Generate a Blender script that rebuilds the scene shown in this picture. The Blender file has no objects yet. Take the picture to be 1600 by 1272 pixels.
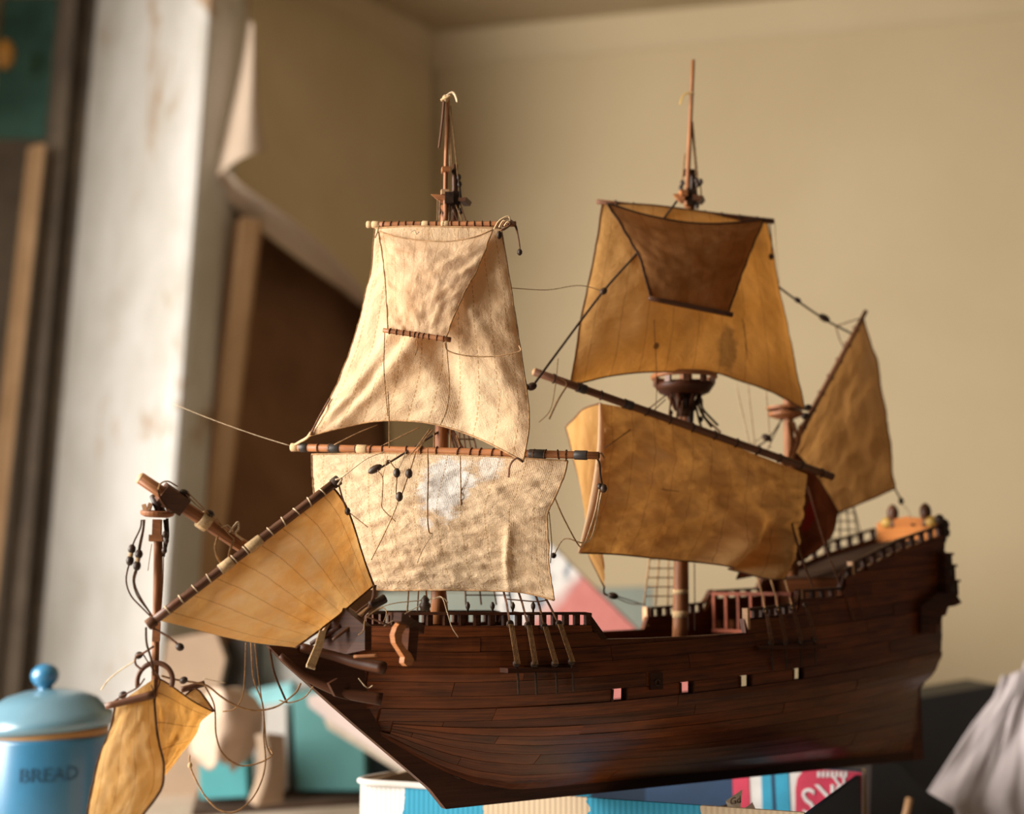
import bpy, math, random
from mathutils import Vector as V, noise, Matrix
random.seed(7)
S = bpy.context.scene
COL = S.collection
# ------------------------------------------------------------------ camera, world, lights, exposure
EYE = V((0.0, 0.0, 1.05))
FPX = 2000.0
PITCH = math.radians(8.306)
cd = bpy.data.cameras.new('camera'); cam = bpy.data.objects.new('camera', cd); COL.objects.link(cam)
cam.location = EYE; cam.rotation_euler = (math.pi/2 + PITCH, 0, 0)
cd.sensor_width = 36.0; cd.lens = 36.0*FPX/1600.0; cd.clip_start = 0.02
cd.dof.use_dof = True; cd.dof.focus_distance = 0.96; cd.dof.aperture_fstop = 3.2
S.camera = cam
w = bpy.data.worlds.new('world'); S.world = w; w.use_nodes = True
bg = w.node_tree.nodes['Background']; bg.inputs[0].default_value = (1.0, 0.88, 0.76, 1); bg.inputs[1].default_value = 0.085

def area(name, loc, target, sx, sy, power, col):
    l = bpy.data.lights.new(name, 'AREA'); l.shape = 'RECTANGLE'; l.size = sx; l.size_y = sy; l.energy = power; l.color = col
    o = bpy.data.objects.new(name, l); COL.objects.link(o); o.location = loc
    o.rotation_euler = (V(target)-V(loc)).to_track_quat('-Z', 'Z').to_euler(); return o
area('window_daylight', (-1.8, .62, 1.50), (0.0, 1.1, 1.27), 1.5, 1.4, 86, (1.0, 0.94, 0.86)).data.spread = math.radians(130)
S.view_settings.view_transform = 'Standard'; S.view_settings.look = 'None'
S.view_settings.exposure = 0.0; S.view_settings.gamma = 1.0; S.view_settings.use_curve_mapping = False

# ------------------------------------------------------------------ where a point of the place stands
cp, sp = math.cos(PITCH), math.sin(PITCH)
def ray(px, py):
    a, b = (px-800)/FPX, (636-py)/FPX
    return V((a, cp - b*sp, sp + b*cp))
def W(px, py, y):
    d = ray(px, py); return EYE + d*(y/d.y)
TH = math.radians(33)
O = V((-0.063, 1.0, 1.05)); AX = V((math.cos(TH), math.sin(TH), 0)); BX = V((math.sin(TH), -math.cos(TH), 0)); UP = V((0, 0, 1))
def SH(t, p, z): return O + AX*t + BX*p + UP*z           # ship frame: aft, port, up
def SP(px, py, p=0.0):
    d = ray(px, py); s = (p - (EYE-O).dot(BX))/d.dot(BX); return EYE + d*s
def ST(px, py, t):
    d = ray(px, py); s = (t - (EYE-O).dot(AX))/d.dot(AX); return EYE + d*s
def tz(px, py, p):
    q = SP(px, py, p) - O; return q.dot(AX), q.z
def lerp(a, b, f): return a + (b-a)*f
def interp(tab, x):
    if x <= tab[0][0]: return tab[0][1]
    for (a, va), (b, vb) in zip(tab, tab[1:]):
        if x <= b: return va if b == a else va + (vb-va)*(x-a)/(b-a)
    return tab[-1][1]
def spline(pts, n, closed=False):
    P = [V(p) for p in pts]
    if len(P) == 2: return [P[0].lerp(P[1], i/(n-1)) for i in range(n)]
    segs = len(P)-1; out = []
    for i in range(n):
        u = i/(n-1)*segs; k = min(int(u), segs-1); f = u-k
        p1, p2 = P[k], P[k+1]; p0 = P[k-1] if k > 0 else p1*2-p2; p3 = P[k+2] if k+2 <= segs else p2*2-p1
        out.append(0.5*((2*p1)+(p2-p0)*f+(2*p0-5*p1+4*p2-p3)*f*f+(3*p1-p0-3*p2+p3)*f**3))
    return out
def arcspline(pts, n):
    Q = spline(pts, max(60, 12*len(pts))); L = [0]
    for a, b in zip(Q, Q[1:]): L.append(L[-1]+(b-a).length)
    out = []; k = 0
    for i in range(n):
        s = L[-1]*i/(n-1)
        while k < len(L)-2 and L[k+1] < s: k += 1
        d = L[k+1]-L[k]; out.append(Q[k].lerp(Q[k+1], 0 if d < 1e-9 else (s-L[k])/d))
    return out

# ------------------------------------------------------------------ mesh builder
class G:
    def __init__(s): s.v = []; s.f = []; s.uv = []
    def add(s, verts, faces, uvs=None):
        n = len(s.v); s.v += [V(x) for x in verts]; s.f += [tuple(i+n for i in f) for f in faces]
        s.uv += uvs if uvs else [(x[0]*1.0, x[2]*1.0) for x in verts]; return s
    def grid(s, rows, uv=True, su=1, sv=1):
        R, C = len(rows), len(rows[0]); vs = [p for r in rows for p in r]
        fs = [(r*C+c, r*C+c+1, (r+1)*C+c+1, (r+1)*C+c) for r in range(R-1) for c in range(C-1)]
        return s.add(vs, fs, [(su*c/(C-1), sv*r/(R-1)) for r in range(R) for c in range(C)])
    def tube(s, pts, rad, n=8, caps=True):
        P = [V(p) for p in pts]; m = len(P); rr = rad if isinstance(rad, (list, tuple)) else [rad]*m
        ref = None; vs = []; uv = []; L = 0
        for i, p in enumerate(P):
            t = (P[min(i+1, m-1)]-P[max(i-1, 0)])
            t = t.normalized() if t.length > 1e-12 else UP
            if ref is None: ref = t.orthogonal().normalized()
            ref = (ref - t*ref.dot(t)); ref = ref.normalized() if ref.length > 1e-9 else t.orthogonal().normalized()
            b = t.cross(ref)
            if i: L += (P[i]-P[i-1]).length
            for k in range(n+1):
                a = 2*math.pi*k/n; vs.append(p + (ref*math.cos(a)+b*math.sin(a))*rr[i]); uv.append((L, rr[i]*a))
        fs = [(i*(n+1)+k, i*(n+1)+k+1, (i+1)*(n+1)+k+1, (i+1)*(n+1)+k) for i in range(m-1) for k in range(n)]
        if caps: fs += [tuple(range(n-1, -1, -1)), tuple((m-1)*(n+1)+k for k in range(n))]
        return s.add(vs, fs, uv)
    def plate(s, pts, vec):
        P = [V(p) for p in pts]; vec = V(vec); n = len(P)
        vs = P + [p+vec for p in P]; fs = [tuple(range(n)), tuple(range(2*n-1, n-1, -1))] + [(i, i+n, (i+1) % n+n, (i+1) % n) for i in range(n)]
        return s.add(vs, fs, [((q-O).dot(AX), q.z) for q in vs])
    def box(s, c, ax, ay, az):
        c, ax, ay, az = V(c), V(ax), V(ay), V(az)
        vs = [c+ax*i+ay*j+az*k for i in (-1, 1) for j in (-1, 1) for k in (-1, 1)]
        fs = [(0, 1, 3, 2), (4, 6, 7, 5), (0, 4, 5, 1), (2, 3, 7, 6), (0, 2, 6, 4), (1, 5, 7, 3)]
        return s.add(vs, fs, [((q-O).dot(AX)+(q-O).dot(BX), q.z+(q-O).dot(BX)*.3) for q in vs])
    def lathe(s, c, axis, prof, n=16):
        c, a = V(c), V(axis).normalized(); x = a.orthogonal().normalized(); y = a.cross(x); vs = []
        for h, r in prof:
            for k in range(n): vs.append(c+a*h+(x*math.cos(2*math.pi*k/n)+y*math.sin(2*math.pi*k/n))*r)
        m = len(prof); fs = [(i*n+k, i*n+(k+1) % n, (i+1)*n+(k+1) % n, (i+1)*n+k) for i in range(m-1) for k in range(n)]
        fs += [tuple(range(n-1, -1, -1)), tuple((m-1)*n+k for k in range(n))]
        return s.add(vs, fs, [(h, r) for h, r in prof for k in range(n)])
    def bead(s, c, r, axis=(0, 0, 1), stretch=1.0, n=8):
        return s.lathe(c, axis, [(-r*stretch*math.cos(k*math.pi/6), max(r*math.sin(k*math.pi/6), r*.05)) for k in range(7)], n)
    def ring(s, c, axis, R, r, n=24, m=6, a0=0, a1=2*math.pi, xref=None):
        c, a = V(c), V(axis).normalized(); x = (V(xref)-a*V(xref).dot(a)).normalized() if xref is not None else a.orthogonal().normalized(); y = a.cross(x)
        return s.tube([c+(x*math.cos(lerp(a0, a1, k/n))+y*math.sin(lerp(a0, a1, k/n)))*R for k in range(n+1)], r, m, a1-a0 < 6.2)

ORIG = {}
def mk(name, g, mat, parent=None, smooth=False, label=None, cat=None, group=None, kind=None, origin=None):
    if parent is not None: org = ORIG[parent.name]
    elif origin is not None: org = V(origin)
    else:
        lo = [min(v[i] for v in g.v) for i in range(3)]; hi = [max(v[i] for v in g.v) for i in range(3)]
        org = V(((lo[0]+hi[0])/2, (lo[1]+hi[1])/2, lo[2]))
    me = bpy.data.meshes.new(name); me.from_pydata([tuple(v-org) for v in g.v], [], g.f)
    uvl = me.uv_layers.new(name='UVMap'); vi = [0]*len(me.loops); me.loops.foreach_get('vertex_index', vi)
    fl = []
    for i in vi: fl += [g.uv[i][0], g.uv[i][1]]
    uvl.data.foreach_set('uv', fl)
    me.materials.append(mat)
    if smooth: me.polygons.foreach_set('use_smooth', [True]*len(me.polygons))
    me.update()
    o = bpy.data.objects.new(name, me); COL.objects.link(o)
    if parent is None: o.location = org
    else: o.parent = parent
    ORIG[o.name] = org
    if label: o['label'] = label
    if cat: o['category'] = cat
    if group: o['group'] = group
    if kind: o['kind'] = kind
    return o
def empty(name, loc, label, cat, group=None):
    o = bpy.data.objects.new(name, None); COL.objects.link(o); o.location = loc; o.empty_display_size = .05
    o['label'] = label; o['category'] = cat
    if group: o['group'] = group
    ORIG[o.name] = V(loc); return o

# ------------------------------------------------------------------ materials
def srgb(r, g, b):
    f = lambda c: c/12.92 if c <= .04045 else ((c+.055)/1.055)**2.4
    return (f(r/255), f(g/255), f(b/255), 1)
class NT:
    def __init__(s, name):
        s.m = bpy.data.materials.new(name); s.m.use_nodes = True; s.t = s.m.node_tree; s.t.nodes.clear()
    def n(s, kind, **kw):
        x = s.t.nodes.new(kind)
        for k, v in kw.items():
            if k.startswith('i_'):
                key = k[2:]; key = int(key) if key.isdigit() else key.replace('_', ' ')
                if isinstance(v, bpy.types.NodeSocket): s.t.links.new(v, x.inputs[key])
                else: x.inputs[key].default_value = v
            else: setattr(x, k, v)
        return x
    def math(s, op, a, b=0.0, c=None):
        x = s.t.nodes.new('ShaderNodeMath'); x.operation = op
        for i, v in enumerate((a, b) if c is None else (a, b, c)):
            if isinstance(v, bpy.types.NodeSocket): s.t.links.new(v, x.inputs[i])
            else: x.inputs[i].default_value = v
        return x.outputs[0]
    def mix(s, f, a, b, blend='MIX'):
        x = s.t.nodes.new('ShaderNodeMix'); x.data_type = 'RGBA'; x.blend_type = blend
        for i, v in ((0, f), (6, a), (7, b)):
            if isinstance(v, bpy.types.NodeSocket): s.t.links.new(v, x.inputs[i])
            else: x.inputs[i].default_value = v
        return x.outputs[2]
    def ramp(s, f, stops):
        x = s.t.nodes.new('ShaderNodeValToRGB'); s.t.links.new(f, x.inputs[0]); e = x.color_ramp.elements
        e[0].position, e[0].color = stops[0][0], stops[0][1]; e[1].position, e[1].color = stops[-1][0], stops[-1][1]
        for p, c in stops[1:-1]: q = e.new(p); q.color = c
        return x.outputs[0]
    def noise(s, vec, scale, detail=4, rough=.6, dist=0):
        x = s.n('ShaderNodeTexNoise'); x.inputs['Scale'].default_value = scale; x.inputs['Detail'].default_value = detail
        x.inputs['Roughness'].default_value = rough; x.inputs['Distortion'].default_value = dist
        if vec is not None: s.t.links.new(vec, x.inputs['Vector'])
        return x.outputs[0]
    def mapv(s, vec, sc, loc=None):
        x = s.n('ShaderNodeMapping'); s.t.links.new(vec, x.inputs[0]); x.inputs['Scale'].default_value = sc
        if loc is not None:
            if isinstance(loc, bpy.types.NodeSocket): s.t.links.new(loc, x.inputs['Location'])
            else: x.inputs['Location'].default_value = loc
        return x.outputs[0]
    def bump(s, h, strength, dist=.001):
        x = s.n('ShaderNodeBump'); s.t.links.new(h, x.inputs['Height']); x.inputs['Strength'].default_value = strength; x.inputs['Distance'].default_value = dist
        return x.outputs[0]
    def out(s, sh):
        o = s.n('ShaderNodeOutputMaterial'); s.t.links.new(sh, o.inputs[0]); return s.m
    def principled(s, col, rough=.6, normal=None, spec=.5, coat=0):
        p = s.n('ShaderNodeBsdfPrincipled')
        for k, v in (('Base Color', col), ('Roughness', rough)):
            if isinstance(v, bpy.types.NodeSocket): s.t.links.new(v, p.inputs[k])
            else: p.inputs[k].default_value = v
        p.inputs['Specular IOR Level'].default_value = spec; p.inputs['Coat Weight'].default_value = coat; p.inputs['Coat Roughness'].default_value = .2
        if normal is not None: s.t.links.new(normal, p.inputs['Normal'])
        return p.outputs[0]
def plain(name, col, rough=.7, var=.15, scale=20, spec=.4, bump=0.0, col2=None, coat=0):
    t = NT(name); tc = t.n('ShaderNodeTexCoord').outputs['Object']; n = t.noise(tc, scale)
    c2 = col2 if col2 else tuple(c*(1-var*2) for c in col[:3])+(1,)
    c = t.ramp(n, [(.35, c2), (.65, col)])
    return t.out(t.principled(c, rough, t.bump(t.noise(tc, scale*6), bump) if bump else None, spec, coat))
def wood(name, dark, light, rough=.4, sc=1.0, spec=.5, coat=.3):
    t = NT(name); uv = t.n('ShaderNodeTexCoord').outputs['UV']; oi = t.n('ShaderNodeObjectInfo').outputs['Random']
    loc = t.n('ShaderNodeCombineXYZ'); r10 = t.math('MULTIPLY', oi, 37.0); t.t.links.new(r10, loc.inputs[0]); t.t.links.new(r10, loc.inputs[1])
    n1 = t.noise(t.mapv(uv, (14*sc, 420*sc, 1), loc.outputs[0]), 1, 5, .65, .6); n2 = t.noise(t.mapv(uv, (18*sc, 40*sc, 1), loc.outputs[0]), 1, 3)
    f = t.math('ADD', t.math('MULTIPLY', n1, .65), t.math('MULTIPLY', n2, .35))
    c = t.ramp(f, [(.3, dark), (.52, tuple((a+b)/2 for a, b in zip(dark, light))), (.72, light)])
    val = t.math('ADD', t.math('MULTIPLY', oi, .5), .75)
    hs = t.n('ShaderNodeHueSaturation'); t.t.links.new(c, hs.inputs['Color']); t.t.links.new(val, hs.inputs['Value'])
    return t.out(t.principled(hs.outputs[0], rough, t.bump(n1, .35, .0006), spec, coat))
def cloth(name, base, stain, nseam=0, seamcol=None, trans=.4, axis=0, dash=40, spots=(), sw=.03, transcol=None, stainrange=(.4, .72), wrinkle=.5):
    t = NT(name); uv = t.n('ShaderNodeTexCoord').outputs['UV']; sx = t.n('ShaderNodeSeparateXYZ'); t.t.links.new(uv, sx.inputs[0])
    u, v = sx.outputs[axis], sx.outputs[1-axis]
    n = t.noise(uv, 4, 6, .62, .4); c = t.ramp(n, [(stainrange[0], base), (stainrange[1], stain)])
    for (a, b, ru, rv, colr) in spots:
        du = t.math('DIVIDE', t.math('SUBTRACT', sx.outputs[0], a), ru); dv = t.math('DIVIDE', t.math('SUBTRACT', sx.outputs[1], b), rv)
        d = t.math('SQRT', t.math('ADD', t.math('MULTIPLY', du, du), t.math('MULTIPLY', dv, dv)))
        d = t.math('ADD', d, t.math('MULTIPLY', t.math('SUBTRACT', t.noise(uv, 14, 5, .7), .5), 1.6))
        mr = t.n('ShaderNodeMapRange'); t.t.links.new(d, mr.inputs[0]); mr.inputs[1].default_value = .75; mr.inputs[2].default_value = 1.1; mr.inputs[3].default_value = colr[3]; mr.inputs[4].default_value = 0
        c = t.mix(mr.outputs[0], c, tuple(colr[:3])+(1,))
    if nseam:
        wob = t.math('MULTIPLY', t.math('SUBTRACT', t.noise(uv, 9, 2), .5), .012)
        fr = t.math('FRACT', t.math('MULTIPLY', t.math('ADD', u, wob), nseam)); d = t.math('ABSOLUTE', t.math('SUBTRACT', fr, .5))
        line = t.math('LESS_THAN', d, sw); da = t.math('GREATER_THAN', t.math('FRACT', t.math('MULTIPLY', v, dash)), .35) if dash else 1.0
        c = t.mix(t.math('MULTIPLY', t.math('MULTIPLY', line, da), .65), c, seamcol)
    uw = t.math('SINE', t.math('MULTIPLY', sx.outputs[0], 900)); vw = t.math('SINE', t.math('MULTIPLY', sx.outputs[1], 900))
    h = t.math('ADD', t.math('MULTIPLY', t.math('ADD', uw, vw), .05), t.math('MULTIPLY', t.noise(uv, 26, 6, .62, .8), wrinkle*2))
    b = t.bump(h, .55, .0022)
    d = t.n('ShaderNodeBsdfDiffuse'); t.t.links.new(c, d.inputs[0]); t.t.links.new(b, d.inputs['Normal'])
    tr = t.n('ShaderNodeBsdfTranslucent'); t.t.links.new(t.mix(1.0, c, transcol, 'MULTIPLY') if transcol else c, tr.inputs[0]); t.t.links.new(b, tr.inputs['Normal'])
    mx = t.n('ShaderNodeMixShader'); mx.inputs[0].default_value = trans; t.t.links.new(d.outputs[0], mx.inputs[1]); t.t.links.new(tr.outputs[0], mx.inputs[2])
    return t.out(mx.outputs[0])

M = {}
M['hull'] = wood('mahogany_planking', (.013, .0035, .001, 1), (.22, .058, .014, 1), .36, 1, .22, .06)
M['rail'] = wood('dark_mahogany', (.012, .0035, .0014, 1), (.095, .028, .009, 1), .48, 1.5, .22, 0)
M['keel'] = wood('stem_wood', (.022, .007, .003, 1), (.11, .034, .011, 1), .5, .6, .25, 0)
M['spar'] = wood('spar_wood', (.13, .045, .015, 1), (.48, .19, .07, 1), .5, 2, .3, 0)
M['orange'] = wood('orange_lit_wood', (.26, .08, .02, 1), (.58, .21, .05, 1), .6, 1, .1, 0)  # orange window light on the taffrail, painted into the wood
M['redwood'] = wood('red_rail_wood', (.09, .02, .01, 1), (.30, .085, .045, 1), .6, 2, .15, 0)
M['matte'] = wood('shade_dark_wood', (.014, .005, .002, 1), (.075, .024, .009, 1), .9, 1, .0, 0)  # bulkhead wood made darker and matte for the shade of the sails
M['spardark'] = wood('dark_spar_wood', (.045, .015, .006, 1), (.20, .075, .03, 1), .5, 2, .4, .1)
M['pale'] = wood('pale_wood', (.30, .15, .07, 1), (.62, .38, .20, 1), .55, 2, .4, 0)
M['deck'] = wood('deck_wood', (.025, .014, .009, 1), (.085, .052, .036, 1), .9, .8, .0, 0)
M['rope'] = plain('tan_rope', (.48, .27, .12, 1), .9, .25, 400)
M['ropelight'] = plain('pale_thread', (.70, .52, .33, 1), .9, .2, 400)
M['ropedark'] = plain('tarred_rope', (.055, .028, .014, 1), .8, .3, 400)
M['ropebrown'] = plain('brown_rope', (.16, .065, .028, 1), .85, .3, 400)
M['block'] = plain('dark_block_wood', (.05, .024, .012, 1), .5, .3, 200)
M['band'] = plain('dark_band', (.045, .035, .03, 1), .5, .2, 100)
M['tanband'] = plain('thread_whipping', (.62, .42, .22, 1), .9, .15, 600)
M['gold'] = plain('gilt_paint', (.60, .36, .08, 1), .4, .2, 60)
M['fore'] = cloth('cream_sailcloth', (.78, .57, .36, 1), (.68, .44, .24, 1), 10, (.42, .24, .09, 1), .35, 0, 42, (), .03, (1, .74, .46, 1), (.45, .8))
M['forec'] = cloth('patched_cream_sailcloth', (.76, .56, .36, 1), (.68, .46, .27, 1), 10, (.45, .27, .11, 1), .3, 0, 42, ((.57, .24, .11, .24, (.86, .84, .80, .85)), (.72, .08, .05, .10, (.86, .84, .80, .6)), (.50, .52, .03, .05, (.85, .82, .78, .5))), .025, (1, .8, .5, 1), (.45, .8), .9)
M['main'] = cloth('ochre_sailcloth', (.74, .44, .17, 1), (.56, .30, .09, 1), 9, (.28, .14, .05, 1), .5, 0, 0, ((.64, .86, .045, .14, (.16, .10, .06, .55)), (.33, .86, .012, .018, (.05, .03, .02, .8))), .012, (1, .74, .38, 1), (.4, .75))  # the two dark spots paint shadows of blocks onto the topsail
M['mainc'] = cloth('creased_ochre_sailcloth', (.74, .46, .20, 1), (.48, .26, .09, 1), 11, (.30, .15, .06, 1), .42, 0, 0, (), .012, (1, .74, .38, 1), (.4, .75), .9)
M['mainf'] = cloth('brown_sailcloth', (.36, .18, .07, 1), (.22, .10, .03, 1), 8, (.14, .07, .03, 1), .35, 0, 0, (), .012, (1, .7, .35, 1))
M['mizz'] = cloth('tan_sailcloth', (.56, .35, .17, 1), (.44, .26, .11, 1), 9, (.22, .10, .04, 1), .45, 0, 0, (), .012, (1, .80, .5, 1), (.4, .75))
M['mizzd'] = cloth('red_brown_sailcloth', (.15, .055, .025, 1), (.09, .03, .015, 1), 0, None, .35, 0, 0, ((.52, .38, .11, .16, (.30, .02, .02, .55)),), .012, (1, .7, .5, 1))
M['sprit'] = cloth('golden_sailcloth', (.80, .58, .34, 1), (.74, .40, .13, 1), 8, (.30, .13, .04, 1), .55, 0, 60, (), .022, (1, .80, .48, 1), (.35, .7), .4)
M['spritt'] = cloth('golden_fine_sailcloth', (.80, .55, .27, 1), (.74, .44, .15, 1), 4, (.34, .15, .05, 1), .6, 0, 0, (), .02, (1, .82, .48, 1), (.35, .7), .4)
M['spritt2'] = cloth('golden_cross_sailcloth', (.80, .52, .24, 1), (.72, .40, .13, 1), 5, (.34, .15, .05, 1), .55, 1, 0, (), .02, (1, .80, .45, 1), (.35, .7), .4)
# ------------------------------------------------------------------ the room
C = W(676, 60, 3.0); CEIL = C.z
C0 = V((C.x, C.y, 0))
DR = V((.9765, -.2157, 0)); DL = V((-.63, -.78, 0)).normalized()
NR = V((-.2157, -.9765, 0)); NL = V((.78, -.63, 0)).normalized()      # into the room
def wallmat(name, col, col2, scale=1.5, rough=.85, bumpy=.15, col3=None):
    t = NT(name); tc = t.n('ShaderNodeTexCoord').outputs['Object']; n = t.noise(tc, scale, 6, .6, .3)
    c = t.ramp(n, [(.35, col2), (.65, col)])
    if col3:
        n2 = t.noise(t.mapv(tc, (1, 1, .6)), 4.2, 7, .68, .6); c = t.mix(t.ramp(n2, [(.58, (0, 0, 0, 1)), (.68, (1, 1, 1, 1))]), c, col3)
    return t.out(t.principled(c, rough, t.bump(t.noise(tc, 60, 5), bumpy, .004), .3))
MW = wallmat('beige_wallpaper', (.62, .505, .325, 1), (.57, .455, .28, 1), 1.2)
MWL = wallmat('faded_wallpaper', (.74, .62, .42, 1), (.66, .54, .35, 1), 3)
MBACK = wallmat('paper_reverse', (.56, .45, .35, 1), (.50, .39, .30, 1), 4)
MLIP = wallmat('lit_paper_edge', (.84, .70, .57, 1), (.78, .64, .52, 1), 4)  # lighter copy of the paper, painting in light on the curled lip
MBARE = wallmat('bare_brown_plaster', (.30, .155, .08, 1), (.20, .10, .05, 1), 5)
MPAINT = wallmat('peeling_white_paint', (.70, .685, .66, 1), (.54, .52, .47, 1), 4, .6, .2, (.42, .28, .17, 1))
MFRAME = wallmat('weathered_frame_wood', (.20, .16, .12, 1), (.12, .095, .075, 1), 6)
MTEAL = wallmat('teal_outdoor_board', (.10, .24, .20, 1), (.05, .12, .10, 1), 7)  # colour of the outdoors beyond the window, put on a board
MTRIM = wallmat('tan_wood_strip', (.56, .36, .20, 1), (.44, .27, .14, 1), 6)
MCEIL = wallmat('ceiling_paint', (.50, .40, .26, 1), (.45, .36, .23, 1), 2)
MFLOOR = wood('floor_boards', (.10, .05, .025, 1), (.28, .16, .09, 1), .6, .5)
def wallbox(name, a, b, n, z0, z1, th, mat, parent=None, label=None):
    g = G(); g.plate([a+UP*z0, b+UP*z0, b+UP*z1, a+UP*z1], n*(-th)); return mk(name, g, mat, parent, kind='structure' if parent is None else None, label=label)
RE = C0 + DR*3.2; LE = C0 + DL*.66
wall_right = wallbox('wall_back', C0-DR*.05, RE, NR, 0, CEIL, .12, MW)
wall_left = wallbox('wall_left', C0, LE, NL, 0, CEIL, .12, MBARE)
g = G(); g.box((1.0, .9, -.05), (2.8, 0, 0), (0, 2.4, 0), (0, 0, .05)); mk('floor', g, MFLOOR, kind='structure')
g = G(); g.plate([(-1.9, -.1, CEIL), (3.3, -.1, CEIL), (3.3, 3.4, CEIL), (-1.9, 3.4, CEIL)], (0, 0, .1)); mk('ceiling', g, MCEIL, kind='structure')
# shallow cornice along the ceiling
def cornice(name, a, d, n, L, mat):
    g = G(); prof = [(0, -.085), (.010, -.080), (.012, -.055), (.022, -.030), (.030, -.012), (.032, 0)]
    rows = [[a+d*s+n*x+UP*(CEIL+z) for s in (0, L)] for x, z in prof]; g.grid(rows); return mk(name, g, mat, kind='structure', smooth=True)
cornice('trim_1', C0, DR, NR, 3.2, MW); cornice('trim_2', C0, DL, NL, .8, MWL)

# wallpaper hanging off the left wall: main sheet, curled lip, folded-over corner
def onL(px, py, off=0.0):
    d = ray(px, py); base = C0+NL*off; s = (base-EYE).dot(NL)/d.dot(NL); return EYE+d*s
left_edge = [(397, -40), (392, 10), (386, 60), (372, 120), (352, 210), (337, 280)]
bot_edge = [(337, 280), (362, 318), (410, 362), (470, 408), (530, 450), (575, 486), (604, 620), (612, 800), (616, 1010)]
g = G(); rows = []
le = arcspline([V((a, b, 0)) for a, b in left_edge], 14); be = arcspline([V((a, b, 0)) for a, b in bot_edge], 30)
edge = le + be[1:]
for k, e in enumerate(edge):
    row = []
    for i in range(15):
        f = i/14; x = lerp(e.x, 676, f); y = e.y if k < 14 else lerp(e.y, e.y, f)
        lift = .012 + .115*max(0, 1-f*1.6)**2*(min(1, k/13) if k < 14 else max(.1, 1-(k-14)/18))
        row.append(onL(x, y, lift + .004*noise.noise(V((x*.01, y*.01, 3)))))
    rows.append(row)
g.grid(rows)
wp = mk('hanging_wallpaper', g, MWL, wall_left, True, label='faded beige wallpaper sheet hanging loose from the brown plaster')
# curled lip on the torn lower edge, caught light painted in as paler paper
g = G(); rows = []
lip = arcspline([V((a, b, 0)) for a, b in bot_edge[:6]], 24)
for k, e in enumerate(lip):
    f = k/23; o0 = .125 - .085*f; wd_ = 10+26*math.sin(math.pi*min(1, f*.9+.1)); row = []
    for m_ in range(9):
        h = m_/8; a_ = -.5+1.9*h
        row.append(onL(e.x+wd_*.50*(math.sin(a_)+.48), e.y-wd_*.86*(math.sin(a_)+.48)*.75, o0+.012+.055*(h**1.3)))
    rows.append(row)
g.grid(rows); mk('curled_edge', g, MLIP, wp, True, label='curled lower edge of the torn paper, painted paler as if lit')
# folded-over corner showing the reverse
crease = arcspline([V(q+(0,)) for q in [(389, 30), (372, 120), (352, 210), (336, 279)]], 16)
free = arcspline([V(q+(0,)) for q in [(397, 40), (401, 110), (406, 175), (416, 236)]], 16)
g = G(); rows = []
for a, b in zip(crease, free):
    rows.append([onL(lerp(a.x, b.x, f), lerp(a.y, b.y, f) - (10*math.sin(f*math.pi) if a is crease[-1] else 0), .16+.07*math.sin(f*math.pi*.6)) for f in [i/8 for i in range(9)]])
low = [(336, 279), (352, 268), (375, 254), (398, 243), (416, 236)]
g.grid(rows); mk('folded_corner', g, MBACK, wp, True, label='pale reverse side of the paper corner folded over')

# leaning strip of wood and the white plastered window reveal
def slab(name, quad, y0, th, mat, parent=None, kind='structure', label=None):
    pts = [W(x, y, y0) for x, y in quad]; g = G(); g.plate(pts, (0, th, 0)); return mk(name, g, mat, parent, kind=kind if parent is None else None, label=label)
tr = [W(376, 340, 2.36), W(354, 520, 2.36), W(330, 720, 2.36), W(300, 940, 2.36), W(262, 1260, 2.36)]
g = G(); wd = V((.036, .03, 0)); dp = V((-.02, .03, 0))
for off in (0,):
    rows = [[q, q+wd*.15+V((0, -.008, 0)), q+wd*.85+V((0, -.008, 0)), q+wd, q+wd+dp, q+dp, q] for q in tr]
    g.grid(rows)
mk('trim_3', g, MTRIM, kind='structure', label='leaning tan wood strip at the wallpaper edge')
# reveal: plan outline, swept from floor to ceiling with a slight lean
plan = [(338, 2.47), (332, 2.40), (320, 2.35), (300, 2.31), (283, 2.275), (272, 2.262), (262, 2.262), (250, 2.275), (236, 2.30), (200, 2.38), (150, 2.50), (112, 2.60), (88, 2.67)]
g = G(); cols = []
for px, yy in plan:
    q = W(px, 600, yy); cols.append((q.x, q.y))
cols += [(cols[-1][0]-.02, cols[-1][1]+.12), (cols[0][0]-.02, cols[0][1]+.10), cols[0]]
rows = []
for k in range(13):
    z = lerp(0, CEIL, k/12); dx = .036*(z-1.05)/1.0
    rows.append([V((x+dx, y, z)) for x, y in cols])
g.grid(rows, su=3, sv=3)
mk('trim_4', g, MPAINT, kind='structure', smooth=False, label='white painted window reveal with stains')
# window frame posts beyond the reveal
def post(name, x0, x1, y0, mat, zlo=0, zhi=CEIL, dep=.08, lean=.03, kind='structure', label=None, parent=None):
    a, b = W(x0, 600, y0), W(x1, 600, y0); g = G()
    def at(p, z): return V((p.x+lean*(z-1.05), p.y, z))
    g.plate([at(a, zlo), at(b, zlo), at(b, zhi), at(a, zhi)], (-.03, dep, 0)); return mk(name, g, mat, parent, kind=kind if parent is None else None, label=label)
wf = post('window_1', 58, 92, 2.70, MFRAME, label='weathered brown window frame')
post('window_frame', 36, 60, 2.66, MFRAME, parent=wf, dep=.05)
post('window_frame', -60, 38, 2.78, MTEAL, parent=wf, zlo=W(0, 215, 2.75).z, label='teal board in place of the outdoors beyond the window')  # board added where the outdoors would be seen through the window
post('window_frame', -60, 38, 2.76, MFRAME, parent=wf, zhi=W(0, 215, 2.75).z)
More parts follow.
